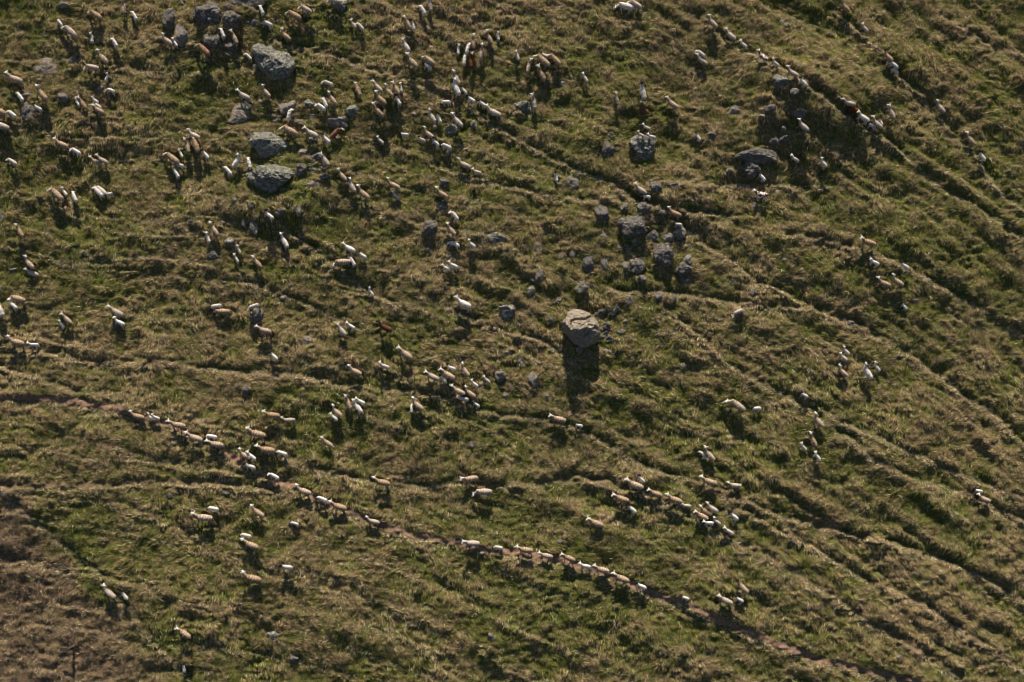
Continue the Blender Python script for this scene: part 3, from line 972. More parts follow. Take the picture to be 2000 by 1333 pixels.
FLOCK = '''
239.4 1.6 241.4 23.3 Tu 0
258.2 23.3 267.3 40.1 ld 0
178.2 23.3 198.1 36.1 Td 1
121.5 50.6 112.4 38.1 bd 2
128.6 53.7 148.9 70.9 Pd 2
179.2 62.8 179.2 84.7 lu 3
219.7 75.9 229.3 92.8 ld 4
187.3 98.2 211.0 123.9 Tu 4
169.7 129.6 192.8 134.1 Pd 4
211.0 145.4 206.2 155.9 lu 4
209.6 174.2 224.4 179.8 ld 4
9.1 143.8 43.5 160.0 Tu 5
69.9 167.1 91.5 196.1 Tu 5
34.0 181.9 45.6 198.1 ld 5
62.8 202.9 82.6 216.3 bu 5
-12.2 210.6 9.1 221.8 Td 5
14.2 215.7 33.4 230.5 ld 5
-8.1 242.0 17.2 250.7 Pd 5
146.2 191.4 154.9 208.2 lu 4
153.5 189.4 167.3 211.6 Tu 4
180.3 190.8 190.4 200.1 lu 4
186.3 203.5 198.1 211.6 ld 4
179.2 205.6 203.5 221.8 Tu 4
312.9 67.8 337.8 88.1 Tu 6
336.2 73.9 346.3 92.2 lu 6
388.9 89.1 408.7 107.3 Rd 7
366.6 255.2 387.8 269.0 Pu 8
507.3 12.2 514.6 28.8 ld 9
513.4 42.1 532.9 51.0 ld 9
431.4 57.3 438.1 74.5 ld 10
453.1 61.2 461.8 83.4 Tu 10
545.8 57.7 567.3 78.6 Tu 9
565.1 24.3 587.3 36.5 Td 11
591.4 14.2 606.2 22.7 Pd 11
647.1 0.4 664.5 3.6 Pd 12
480.0 105.3 491.5 117.1 pd 13
683.5 37.5 696.1 56.3 pu 14
698.7 45.6 710.3 59.1 pd 14
787.8 30.4 804.7 58.7 Tu 15
785.8 76.6 799.4 99.6 Wu 15
791.9 105.3 816.2 132.1 Tu 15
510.4 167.1 527.2 190.0 Tu 16
460.8 176.2 488.3 193.4 Pu 17
475.3 196.1 489.5 207.0 xu 17
566.5 215.1 562.0 233.9 ld 18
631.9 159.0 650.7 166.5 pd 19
641.0 180.3 655.6 203.5 Tu 19
630.5 192.4 639.4 211.0 ld 19
619.7 203.5 636.2 215.1 ld 19
694.7 165.1 703.8 187.3 Td 20
729.1 160.0 743.9 176.6 Pu 20
748.4 165.7 767.6 188.8 Tu 20
768.2 162.4 778.3 181.9 Tu 20
782.0 161.0 784.2 180.7 lu 20
770.2 183.3 783.2 207.0 bu 20
730.1 179.2 754.8 204.2 Tu 20
725.1 201.5 750.4 228.5 Tu 20
551.9 248.1 583.3 263.7 Td 18
591.4 249.1 622.0 267.7 Pu 18
627.2 260.3 645.1 280.5 bu 18
661.3 253.2 646.1 269.4 Md 18
778.7 260.3 799.0 263.7 bu 21
734.6 266.3 750.4 281.9 pu 22
821.3 12.2 830.8 28.8 ld 15
837.1 -4.1 841.7 20.3 Pu 15
802.8 36.1 809.3 60.8 bu 15
921.1 65.2 926.0 96.2 Tu 23
915.8 85.1 910.6 105.7 ld 23
894.4 85.1 895.6 107.7 lu 23
942.2 87.5 938.7 113.4 Tu 23
948.9 58.7 961.6 86.1 Tu 23
970.1 61.8 974.6 79.0 lu 23
907.7 106.9 906.1 130.0 ld 23
919.1 100.9 920.7 134.1 Mu 23
1006.6 97.2 1013.9 119.1 pu 24
1035.9 113.8 1029.9 142.8 Tu 24
1050.7 110.4 1073.0 128.6 Td 24
1076.5 108.4 1094.1 126.6 Td 24
1055.6 102.9 1071.0 111.0 bu 24
1050.1 126.0 1065.3 159.0 Tu 24
1136.6 141.4 1148.8 162.0 pu 25
830.8 112.4 847.0 123.9 Td 15
825.3 121.5 843.7 135.3 bu 15
884.1 137.7 897.6 165.1 Pu 21
882.0 152.9 898.8 187.3 Wu 21
899.2 167.7 912.6 183.9 bu 21
910.4 185.9 929.2 200.1 bu 21
932.7 194.4 949.9 208.6 bu 21
863.2 199.5 880.2 199.5 bd 21
945.4 207.0 979.2 226.8 Pu 21
1040.0 180.7 1045.1 215.7 Pu 26
835.4 213.1 851.0 240.0 Pu 21
852.7 218.3 861.6 242.0 bu 21
880.0 221.2 904.5 248.1 Pu 21
825.3 250.7 847.0 269.8 Tu 21
815.8 267.3 832.0 276.5 bu 21
842.5 268.4 858.3 286.0 bu 21
863.2 281.9 882.6 290.6 bd 21
1201.0 179.2 1207.3 200.5 pu 27
1210.1 9.1 1238.5 16.6 Wd 28
1233.4 3.0 1253.1 15.2 Pd 28
1379.8 30.0 1402.1 54.7 Pu 29
1415.1 57.1 1436.6 77.0 Pu 30
1443.4 78.6 1459.8 93.6 pu 30
1477.1 97.6 1501.0 119.9 Xu 31
1506.2 115.0 1522.4 130.0 pu 31
1534.6 131.6 1559.7 149.5 Pu 31
1560.9 149.9 1576.7 167.7 bu 31
1363.0 99.6 1376.6 111.0 pd 32
1358.0 106.9 1381.5 126.0 Pu 32
1251.0 159.0 1260.4 194.8 Bu 33
1248.6 200.1 1266.4 222.4 Mu 33
1298.8 190.0 1325.2 211.6 Tu 34
1556.5 233.3 1580.4 256.2 Pu 35
1253.1 243.4 1271.3 252.8 pu 36
1242.9 257.6 1259.9 267.7 pu 36
1262.4 262.9 1281.4 269.4 lu 36
1357.0 257.6 1369.1 275.8 bu 37
1640.5 0.4 1660.4 23.3 Tu 38
1681.4 45.0 1696.4 62.8 pu 39
1724.6 98.8 1743.0 119.9 Ku 40
1739.7 121.9 1754.3 133.3 ld 40
1738.7 130.6 1755.5 143.4 bu 40
1647.0 196.1 1667.2 204.2 Pu 41
1650.6 207.0 1678.6 217.7 Mu 41
1673.3 218.3 1697.6 236.6 Wu 41
1701.3 228.5 1723.1 250.7 Tu 41
1693.2 240.0 1711.0 249.5 bu 41
1716.5 229.9 1723.9 244.7 bu 41
1733.7 202.9 1748.3 233.3 Pu 41
1826.4 196.5 1846.3 220.4 Pu 42
1883.5 258.2 1905.4 283.9 Tu 43
103.3 271.7 133.3 287.9 Tu 44
139.7 290.0 158.4 302.1 ld 44
173.2 307.0 198.9 322.4 Tu 44
188.4 304.2 209.0 318.3 Pu 44
16.2 310.6 32.8 322.0 pd 45
361.5 271.7 368.2 296.9 Tu 8
377.1 272.2 387.2 296.9 Td 8
348.8 290.4 356.9 309.0 lu 8
326.1 301.5 348.8 318.3 Td 8
342.3 321.8 359.7 324.4 ld 8
340.3 331.3 349.6 348.3 ld 8
393.9 290.8 408.1 311.0 bu 8
100.3 370.4 122.7 390.6 Td 46
119.9 365.7 130.6 383.1 lu 46
141.4 375.8 149.5 395.3 ld 46
184.7 368.4 200.9 383.9 Wd 47
191.4 366.3 207.0 379.5 Wd 47
222.4 376.5 208.6 379.5 bu 47
31.4 438.2 43.7 462.9 Tu 48
48.6 504.1 62.0 521.7 Tu 49
48.6 526.3 74.1 537.9 Pu 49
467.8 303.5 455.1 325.8 Wu 50
438.1 325.2 453.9 343.4 ld 50
484.7 310.2 489.5 330.5 ld 50
627.2 300.1 641.4 322.8 Pu 18
657.6 329.3 677.9 354.2 Tu 51
680.5 350.7 692.9 373.4 Pu 51
695.3 363.3 721.6 388.6 Tu 51
752.8 350.7 781.2 368.4 Tu 52
764.2 373.8 780.4 389.6 pu 52
515.8 410.3 534.1 428.5 bu 53
408.5 433.8 426.7 461.5 Tu 54
401.6 452.8 409.3 475.1 lu 54
461.8 478.3 470.1 496.6 pu 55
456.3 495.3 466.0 514.4 pu 55
493.2 500.6 509.8 522.3 Tu 55
546.2 454.0 563.2 485.8 Wu 56
666.9 475.1 694.1 491.3 Wu 57
697.7 490.9 716.4 504.7 bu 57
656.8 512.8 685.2 510.7 Td 57
683.5 502.6 694.1 520.9 ld 57
890.7 312.3 919.9 327.8 Pu 58
919.9 330.9 941.2 339.4 pu 58
848.2 366.9 875.3 386.6 Tu 59
882.0 413.5 895.6 430.5 ld 60
871.9 436.6 889.5 459.5 Tu 60
879.6 473.1 897.6 481.2 ld 60
912.6 468.2 929.2 484.4 lu 60
873.3 511.5 895.6 523.3 lu 60
861.2 516.8 880.2 528.4 lu 60
1084.6 332.5 1088.0 356.8 bu 61
1236.9 358.8 1263.2 378.5 Pu 62
1252.3 381.9 1271.3 385.2 bu 62
1300.9 407.4 1331.2 422.4 Tu 63
1315.8 435.8 1332.1 439.2 bu 63
1480.5 334.9 1495.7 353.6 bu 64
1469.0 373.8 1500.2 382.5 Xu 64
1542.7 302.9 1561.5 316.3 pu 65
1600.8 308.2 1615.8 326.4 lu 66
1910.3 294.4 1926.1 314.3 bu 43
1677.4 464.2 1711.0 478.3 Tu 67
1696.8 505.5 1718.3 517.6 lu 68
1756.4 510.7 1777.0 525.7 bu 69
23.9 580.8 49.2 587.2 Td 70
14.6 585.2 33.6 604.7 lu 70
-4.1 594.9 5.3 617.6 Wd 70
119.1 610.7 140.2 633.4 Tu 71
113.8 624.9 125.2 642.5 lu 71
209.0 596.6 240.6 617.6 Pu 72
219.7 620.9 243.8 635.8 lu 72
11.7 660.2 47.0 672.9 Tu 73
52.3 670.9 75.3 674.3 lu 73
409.7 600.0 436.1 595.9 bd 74
422.3 609.1 449.0 608.7 Kd 74
484.7 602.0 507.7 594.5 pd 75
497.6 637.9 530.4 649.6 Tu 76
526.0 685.1 542.2 703.9 bu 77
718.0 560.9 729.7 578.3 lu 78
656.8 630.4 676.5 656.7 Pu 79
675.0 629.0 694.1 643.1 lu 79
735.2 627.3 765.6 647.6 Bm 80
775.1 676.4 805.5 701.3 Tu 81
677.5 714.8 706.6 732.3 Tu 82
737.8 707.9 761.7 720.1 pu 83
674.4 771.5 684.8 799.1 Tu 84
687.2 779.6 707.4 807.2 Wu 84
692.7 776.8 713.5 789.8 lu 84
886.7 580.8 919.9 600.0 Wu 85
869.9 712.4 890.3 722.9 bu 86
856.7 718.9 888.7 740.8 Tu 86
828.4 725.0 857.1 741.8 Pu 86
856.3 731.6 873.3 748.5 bu 86
898.8 710.0 915.8 735.1 Tu 86
917.9 741.2 934.9 757.0 lu 86
942.2 734.3 958.8 749.3 pu 86
878.0 753.3 909.0 771.1 Tu 86
903.7 755.3 929.2 777.2 Tu 86
892.8 774.8 915.8 781.7 pu 86
921.5 782.9 937.7 795.8 lu 86
801.0 777.6 827.1 801.5 Tu 87
803.0 792.4 804.1 806.6 ld 87
1432.5 613.2 1452.8 604.7 pd 88
1561.5 765.5 1579.5 776.2 bu 89
1426.8 781.7 1456.8 803.1 Td 90
1709.8 543.9 1740.6 559.5 Tu 69
1738.1 537.2 1765.7 558.5 Tu 69
1759.0 589.3 1773.0 606.1 bu 91
1644.2 676.4 1660.4 693.8 pu 92
1638.1 689.3 1655.7 705.3 pu 92
1634.8 714.4 1656.1 736.3 Tu 92
1684.1 708.8 1704.1 741.2 Wu 93
1704.9 706.7 1719.9 726.6 pu 93
250.7 805.9 281.9 817.5 Tu 94
286.0 806.7 299.3 821.5 lu 94
294.7 810.0 312.3 819.5 lu 94
325.7 822.9 362.1 833.7 Tu 94
360.1 845.2 395.7 861.4 Tu 94
371.0 1005.2 417.6 1013.9 Tu 95
404.1 850.9 423.9 854.9 bd 94
400.4 861.4 437.3 871.5 Tu 94
511.0 805.9 547.4 813.4 Tu 96
548.3 818.9 575.4 820.9 Pu 96
479.4 838.3 519.1 852.5 Tu 97
463.2 877.6 488.7 897.5 Tu 97
480.6 880.9 500.1 899.5 lu 97
473.9 903.9 500.1 916.1 bu 97
498.2 872.2 536.7 881.7 Tu 97
539.3 881.7 563.2 889.4 bd 97
525.2 924.2 547.4 937.0 ld 98
573.8 949.7 608.2 965.3 Tu 98
619.7 970.8 639.8 979.5 bd 98
641.4 980.1 677.1 995.1 Tu 98
714.3 1012.5 739.8 1022.0 Pu 98
725.7 934.3 762.5 946.5 Tu 99
646.1 792.6 666.9 813.4 Tu 84
643.4 806.7 659.6 822.1 lu 84
627.2 854.5 648.7 872.2 Tu 100
405.7 991.6 428.8 996.3 bd 95
486.7 987.0 516.3 1010.5 Tu 101
568.1 1020.6 583.9 1025.5 bd 102
470.9 1044.1 491.5 1049.0 bd 103
897.6 934.9 934.1 933.9 Tu 104
931.2 960.7 960.4 960.3 Pd 104
1071.0 810.8 1105.4 822.9 Tu 105
1120.0 827.6 1139.0 833.1 bu 105
1144.3 1011.3 1178.3 1028.1 Tu 106
1193.3 964.7 1229.0 980.1 Tu 107
1464.9 796.6 1487.2 797.8 bu 90
1586.4 806.7 1608.7 834.7 Tu 108
1579.1 842.4 1595.7 873.6 Tu 108
1562.1 863.4 1576.3 881.3 pu 108
1589.3 881.7 1603.4 900.5 lu 108
1371.7 871.5 1396.9 901.1 Tu 109
1369.1 882.9 1379.2 896.5 ld 109
1244.6 927.8 1259.9 942.4 bu 107
1219.8 936.4 1257.1 953.8 Tu 107
1262.0 954.6 1294.8 970.0 Tu 107
1298.4 965.9 1332.9 982.1 Tu 107
1328.0 984.6 1351.3 990.2 pu 107
1223.3 983.5 1243.9 1003.2 bu 107
1353.5 997.1 1383.9 1014.9 Tu 107
1363.2 988.2 1391.6 1007.2 Tu 107
1376.6 982.1 1403.5 1001.2 Pu 107
1371.7 1019.4 1394.8 1023.0 lu 107
1390.0 1010.5 1409.0 1026.1 pu 107
1411.0 1028.7 1433.7 1044.9 pu 107
1422.4 997.1 1443.6 1017.4 bu 107
1365.1 931.5 1400.1 946.1 Tu 110
1419.9 944.5 1446.5 950.1 Pu 110
1899.3 955.8 1920.8 961.1 bu 111
1906.2 965.9 1935.2 980.9 Tu 111
197.3 1143.7 225.2 1169.6 Pu 112
235.3 1151.8 249.1 1172.7 bu 112
343.1 1223.9 372.3 1247.0 Tu 113
356.9 1292.2 360.1 1315.8 bu 114
470.1 1053.8 504.9 1071.4 Tu 103
469.3 1120.6 510.2 1134.8 Tu 115
545.8 1103.8 571.3 1110.1 bu 116
901.7 1057.2 936.7 1062.7 Pu 117
965.7 1067.9 982.3 1071.4 bd 117
1005.8 1068.8 1041.4 1076.9 Tu 117
1052.4 1080.1 1077.1 1088.6 Pu 117
1092.9 1080.1 1124.5 1096.3 Tu 117
1128.5 1100.4 1155.6 1109.3 lu 117
1156.9 1105.2 1190.1 1117.4 Tu 117
1193.3 1118.6 1229.4 1136.8 Tu 117
1238.5 1136.8 1264.4 1151.0 bu 117
1327.6 1163.1 1347.0 1171.6 bu 117
1399.5 1161.9 1432.1 1180.8 Pu 118
1435.9 1130.7 1462.5 1159.9 Ku 118
1432.9 1163.9 1453.2 1176.7 bu 118
'''
# ---- bodies: one continuous surface grown round a skeleton of tapered limbs
def capsules(pts, parts):
    d = None
    for a, b, ra, rb, sy in parts:
        a, b = np.array(a), np.array(b)
        q = pts.copy(); q[:, 1] /= sy
        a2, b2 = a.copy(), b.copy(); a2[1] /= sy; b2[1] /= sy
        ab = b2 - a2
        t = np.clip(((q - a2) @ ab) / (ab @ ab + 1e-12), 0, 1)
        e = np.linalg.norm(q - a2 - t[:, None] * ab, axis=1) - (ra + (rb - ra) * t)
        d = e if d is None else blend(d, e, 0.035)
    return d

def blend(a, b, k):
    h = np.clip(0.5 + 0.5 * (b - a) / k, 0, 1)
    return b * (1 - h) + a * h - k * h * (1 - h)

def surface_net(fn, lo, hi, vox):
    n = np.ceil((np.array(hi) - lo) / vox).astype(int) + 1
    ax = [lo[i] + vox * np.arange(n[i]) for i in range(3)]
    G = np.stack(np.meshgrid(*ax, indexing='ij'), -1)
    S = fn(G.reshape(-1, 3)).reshape(n)
    ins = S < 0
    c = np.zeros(n - 1, int)
    for dx in (0, 1):
        for dy in (0, 1):
            for dz in (0, 1):
                c += ins[dx:n[0] - 1 + dx, dy:n[1] - 1 + dy, dz:n[2] - 1 + dz]
    act = (c > 0) & (c < 8)
    ids = -np.ones(n - 1, int)
    ids[act] = np.arange(act.sum())
    acc, cnt = np.zeros((*(n - 1), 3)), np.zeros(n - 1)
    corners = [(a, b, d) for a in (0, 1) for b in (0, 1) for d in (0, 1)]
    for a in corners:
        for k in range(3):
            if a[k]: continue
            b = list(a); b[k] = 1
            sa = S[a[0]:n[0] - 1 + a[0], a[1]:n[1] - 1 + a[1], a[2]:n[2] - 1 + a[2]]
            sb = S[b[0]:n[0] - 1 + b[0], b[1]:n[1] - 1 + b[1], b[2]:n[2] - 1 + b[2]]
            x = (sa < 0) != (sb < 0)
            t = np.where(x, sa / np.where(x, sa - sb, 1), 0)
            p = np.zeros((*(n - 1), 3)); p[..., 0], p[..., 1], p[..., 2] = a
            p[..., k] = t
            acc += np.where(x[..., None], p, 0); cnt += x
    base = np.stack(np.meshgrid(*[np.arange(m - 1) for m in n], indexing='ij'), -1)
    V = (np.array(lo) + vox * (base + acc / np.maximum(cnt, 1)[..., None]))[act]
    F = []
    for k in range(3):
        o1, o2 = [(1, 2), (2, 0), (0, 1)][k]
        sl = [slice(1, m - 1) for m in n]; sl[k] = slice(0, n[k] - 1)
        a = ins[tuple(sl)]
        sl2 = list(sl); sl2[k] = slice(1, n[k])
        b = ins[tuple(sl2)]
        I = np.argwhere(a != b)
        if not len(I): continue
        fl = a[tuple(I.T)]
        off = np.ones(3, int); off[k] = 0
        I = I + off
        u1, u2 = np.eye(3, dtype=int)[o1], np.eye(3, dtype=int)[o2]
        q = np.stack([ids[tuple((I - u1 - u2).T)], ids[tuple((I - u2).T)], ids[tuple(I.T)], ids[tuple((I - u1).T)]], 1)
        q[~fl] = q[~fl][:, ::-1]
        F.append(q)
    return V, np.concatenate(F)

def head_parts(base, poll, muzzle, rn, rp, rh, rm, ear):
    """neck, head, ears; ear: length"""
    base, poll, muzzle = map(np.array, (base, poll, muzzle))
    fwd = muzzle - poll; fwd = fwd / np.linalg.norm(fwd)
    side = np.cross([0, 0, 1.0], fwd); side /= np.linalg.norm(side) + 1e-9
    upv = np.cross(fwd, side)
    neck = [(base, poll, rn, rp, 1.0)]
    head = [(poll, poll + (muzzle - poll) * 0.45, rh, rh * 0.92, 1.0), (poll + (muzzle - poll) * 0.45, muzzle, rh * 0.85, rm, 1.0)]
    for s in (-1, 1):
        e0 = poll + side * s * rh * 0.7 + upv * rh * 0.45 - fwd * rh * 0.2
        e1 = e0 + side * s * ear + upv * ear * 0.12 - fwd * ear * 0.25
        head.append((e0, (e0 + e1) / 2, rh * 0.25, rh * 0.36, 1.0)); head.append(((e0 + e1) / 2, e1, rh * 0.36, rh * 0.14, 1.0))
    eyes = [poll + (muzzle - poll) * 0.33 + side * s * rh * 0.86 + upv * rh * 0.35 for s in (-1, 1)]
    return neck, head, eyes, muzzle + fwd * rm

def turn(p, about, yaw, droop=0.0):
    p = np.array(p) - about
    c, s = math.cos(yaw), math.sin(yaw)
    return np.array([c * p[0] - s * p[1], s * p[0] + c * p[1], p[2] + droop]) + about

def skeleton(age, pose, yaw, gait):
    g = {'a': (0.15, -0.10, -0.12, 0.14), 'b': (-0.12, 0.12, 0.15, -0.10), 's': (0.02, -0.02, -0.03, 0.04)}[gait]
    if age == 'sheep':
        torso = [((-.43, 0, .665), (-.10, 0, .625), .150, .208, .95), ((-.10, 0, .625), (.25, 0, .66), .208, .155, .95), ((.25, 0, .66), (.36, 0, .71), .14, .105, .9)]
        tail = [((-.56, 0, .70), (-.63, 0, .50), .042, .026, 1.0)]
        if pose == 'u':
            nb = np.array((.34, 0, .73)); nk, hd, ey, nose = head_parts(nb, turn((.60, 0, .96), nb, yaw * .5), turn((.775, 0, .865), nb, yaw), .10, .066, .082, .046, .145)
        else:
            nb = np.array((.36, 0, .67)); nk, hd, ey, nose = head_parts(nb, turn((.64, 0, .36), nb, yaw), turn((.745, 0, .15), nb, yaw), .10, .066, .078, .045, .14)
        legs = []
        for s, k in ((1, 0), (-1, 1)):
            legs += [((.25, s * .105, .55), (.26 + g[k] * .35, s * .10, .29), .070, .036, 1.0), ((.26 + g[k] * .35, s * .10, .29), (.25 + g[k], s * .10, .05), .040, .028, 1.0), ((.25 + g[k], s * .10, .05), (.26 + g[k], s * .10, -.16), .033, .036, 1.0)]
        for s, k in ((1, 2), (-1, 3)):
            legs += [((-.40, s * .11, .56), (-.36 + g[k] * .3, s * .115, .42), .11, .07, 1.0), ((-.36 + g[k] * .3, s * .115, .42), (-.47 + g[k] * .7, s * .105, .27), .07, .042, 1.0), ((-.47 + g[k] * .7, s * .105, .27), (-.43 + g[k], s * .10, .05), .040, .028, 1.0), ((-.43 + g[k], s * .10, .05), (-.42 + g[k], s * .10, -.16), .033, .036, 1.0)]
    else:
        torso = [((-.235, 0, .445), (-.02, 0, .435), .097, .108, .92), ((-.02, 0, .435), (.17, 0, .445), .108, .092, .92)]
        tail = [((-.33, 0, .45), (-.375, 0, .30), .032, .024, 1.0)]
        if pose == 'u':
            nb = np.array((.20, 0, .48)); nk, hd, ey, nose = head_parts(nb, turn((.33, 0, .63), nb, yaw * .5), turn((.44, 0, .57), nb, yaw), .070, .052, .066, .036, .11)
        else:
            nb = np.array((.21, 0, .42)); nk, hd, ey, nose = head_parts(nb, turn((.36, 0, .25), nb, yaw), turn((.42, 0, .12), nb, yaw), .068, .048, .062, .034, .11)
        legs = []
        for s, k in ((1, 0), (-1, 1)):
            h = g[k] * .7
            legs += [((.155, s * .062, .37), (.16 + h * .35, s * .06, .21), .052, .030, 1.0), ((.16 + h * .35, s * .06, .21), (.155 + h, s * .06, -.10), .028, .025, 1.0)]
        for s, k in ((1, 2), (-1, 3)):
            h = g[k] * .7
            legs += [((-.22, s * .065, .39), (-.20 + h * .3, s * .066, .30), .078, .052, 1.0), ((-.20 + h * .3, s * .066, .30), (-.27 + h * .7, s * .062, .19), .044, .029, 1.0), ((-.27 + h * .7, s * .062, .19), (-.245 + h, s * .06, -.10), .028, .025, 1.0)]
    return torso, tail, nk, hd, legs, ey, nose

def build_body(age, pose, yaw, gait):
    torso, tail, nk, hd, legs, ey, nose = skeleton(age, pose, yaw, gait)
    vox = 0.019 if age == 'sheep' else 0.0135
    allp = torso + tail + nk + hd + legs
    ends = np.array([p[0] for p in allp] + [p[1] for p in allp])
    V, F = surface_net(lambda p: capsules(p, allp), ends.min(0) - .27, ends.max(0) + .27, vox)
    mid = V[F].mean(1)
    dist = np.stack([capsules(mid, torso + tail), capsules(mid, nk) + .012, capsules(mid, hd) - .004, capsules(mid, legs) + .03], 1)
    reg = dist.argmin(1)
    reg[mid[:, 2] < (.03 if age == 'sheep' else .02)] = 4
    eye_r = .026 if age == 'sheep' else .021
    for e in ey: reg[np.linalg.norm(mid - e, axis=1) < eye_r] = 4
    reg[np.linalg.norm(mid - nose, axis=1) < eye_r * 1.1] = 5
    # the coat: a slightly proud, uneven shell round trunk and lower neck
    pad = .014 if age == 'sheep' else .010
    half = [(n0, np.array(n0) + (np.array(n1) - np.array(n0)) * .55, r0, r0 * .75, s) for n0, n1, r0, r1, s in nk]
    rump = [((-.40, s * .06, .63), (-.39, s * .08, .55), .115, .10, 1.0) for s in (-1, 1)] if age == 'sheep' else [((-.22, s * .04, .41), (-.22, s * .055, .36), .08, .07, 1.0) for s in (-1, 1)]
    tl = [(a, np.array(a) + (np.array(b) - np.array(a)) * .5, ra, rb, s) for a, b, ra, rb, s in tail]
    coat = torso + half + rump + tl
    def fn(p):
        d = capsules(p, coat) - pad
        k = 1.0 if age == 'sheep' else .45
        rid = np.sin(p[:, 0] * 74 + 2.2 * vnoise3(p * 9) + 5 * p[:, 2]) * .011
        return d - k * (rid + .022 * fbm3(p * 14 + 5, 3))
    CV, CF = surface_net(fn, ends.min(0) - .3, ends.max(0) + .3, vox)
    return (V, F, reg), (CV, CF)

def wool_material(name, base, light, stripe, scale):
    m, nt, b = new_mat(name, 0.95)
    tc = nt.nodes.new('ShaderNodeTexCoord').outputs['Object']
    info = nt.nodes.new('ShaderNodeObjectInfo')
    w = node(nt, 'ShaderNodeTexWave', Scale=scale, Distortion=7.0, Detail=3.0, **{'Detail Scale': 2.2})
    w.bands_direction = 'X'
    nt.links.new(tc, w.inputs['Vector'])
    r = node(nt, 'ShaderNodeMapRange'); r.inputs[1].default_value = 0.55; r.inputs[2].default_value = 0.95; r.inputs[4].default_value = stripe
    nt.links.new(w.outputs['Fac'], r.inputs[0])
    c = noise_ramp(nt, tc, 9.0, [(0.3, tuple(x * 0.80 for x in base)), (0.6, base), (0.8, tuple(x * 0.5 + y * 0.5 for x, y in zip(base, light)))], 4)
    c = mix(nt, c, light, r.outputs[0])
    hv = node(nt, 'ShaderNodeHueSaturation')
    v = node(nt, 'ShaderNodeMapRange'); v.inputs[3].default_value = 0.86; v.inputs[4].default_value = 1.10
    nt.links.new(info.outputs['Random'], v.inputs[0]); nt.links.new(v.outputs[0], hv.inputs['Value'])
    s = node(nt, 'ShaderNodeMapRange'); s.inputs[3].default_value = 1.15; s.inputs[4].default_value = 0.80
    nt.links.new(info.outputs['Random'], s.inputs[0]); nt.links.new(s.outputs[0], hv.inputs['Saturation'])
    nt.links.new(c, hv.inputs['Color'])
    nt.links.new(hv.outputs['Color'], b.inputs['Base Color'])
    bump(nt, b, tc, 45.0, 0.01, 0.6, 3)
    return m

def patch_material(name, a, b_, scale, cut):
    m, nt, b = new_mat(name, 0.95)
    tc = nt.nodes.new('ShaderNodeTexCoord').outputs['Object']
    f = noise_ramp(nt, tc, scale, [(cut - 0.02, (0, 0, 0)), (cut + 0.02, (1, 1, 1))], 2)
    nt.links.new(mix(nt, a, b_, f), b.inputs['Base Color'])
    bump(nt, b, tc, 45.0, 0.01, 0.6, 3)
    return m

def skin_material(name, c):
    m, nt, b = new_mat(name, 0.9)
    tc = nt.nodes.new('ShaderNodeTexCoord').outputs['Object']
    nt.links.new(noise_ramp(nt, tc, 14.0, [(0.3, tuple(x * 0.82 for x in c)), (0.7, c)], 3), b.inputs['Base Color'])
    return m

WHITE, CREAM, BLACK, HOOF = (0.56, 0.53, 0.49), (0.47, 0.41, 0.34), (0.014, 0.012, 0.012), (0.03, 0.026, 0.022)
SKINS = {k: skin_material('hair_' + k, c) for k, c in dict(white=WHITE, cream=CREAM, black=BLACK, hoof=HOOF, nose=(0.20, 0.12, 0.105), buff=(0.21, 0.155, 0.115), brown=(0.10, 0.045, 0.025), grey=(0.42, 0.385, 0.35)).items()}  # buff is darkened to put shade under the body into the legs
WOOLS = {
 'T': wool_material('tan_wool', (0.25, 0.17, 0.105), (0.47, 0.37, 0.265), 0.9, 1.9),
 'P': wool_material('pale_wool', (0.32, 0.262, 0.205), (0.48, 0.425, 0.36), 0.8, 1.9),
 'W': wool_material('white_wool', (0.57, 0.52, 0.47), (0.66, 0.63, 0.60), 0.3, 2.3),
 'M': wool_material('red_brown_wool', (0.105, 0.042, 0.02), (0.22, 0.10, 0.05), 0.5, 2.3),
 'R': wool_material('rust_wool', (0.22, 0.115, 0.07), (0.45, 0.30, 0.21), 0.5, 2.3),
 'X': patch_material('pied_wool', (0.19, 0.075, 0.032), (0.60, 0.57, 0.53), 4.2, 0.52),
 'D': wool_material('dark_red_wool', (0.06, 0.022, 0.013), (0.14, 0.052, 0.027), 0.6, 2.3),
 'l': wool_material('lamb_wool', (0.54, 0.515, 0.485), (0.60, 0.58, 0.55), 0.2, 3.2),
 'p': wool_material('pale_lamb_wool', (0.42, 0.37, 0.32), (0.53, 0.485, 0.44), 0.25, 3.2),
 'x': patch_material('pied_lamb_wool', (0.60, 0.57, 0.53), BLACK, 6.0, 0.54),
}
# kind: (age, coat, head, neck, legs, words)
KINDS = {
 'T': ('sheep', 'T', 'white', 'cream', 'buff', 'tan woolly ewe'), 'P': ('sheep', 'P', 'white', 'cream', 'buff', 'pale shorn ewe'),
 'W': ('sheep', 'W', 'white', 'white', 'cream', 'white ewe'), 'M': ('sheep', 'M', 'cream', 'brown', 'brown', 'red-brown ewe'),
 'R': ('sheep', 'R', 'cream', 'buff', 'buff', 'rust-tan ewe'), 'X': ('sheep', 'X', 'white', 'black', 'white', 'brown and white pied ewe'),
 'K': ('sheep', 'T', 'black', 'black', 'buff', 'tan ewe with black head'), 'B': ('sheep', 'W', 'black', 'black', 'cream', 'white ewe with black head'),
 'D': ('sheep', 'D', 'black', 'black', 'brown', 'dark reddish ewe with black head'),
 'l': ('lamb', 'l', 'white', 'white', 'cream', 'white lamb'), 'p': ('lamb', 'p', 'white', 'cream', 'buff', 'pale lamb'),
 'b': ('lamb', 'l', 'black', 'black', 'cream', 'black-headed white lamb'), 'x': ('lamb', 'x', 'black', 'white', 'white', 'black and white pied lamb'),
}
_BODY, _MESH = {}, {}
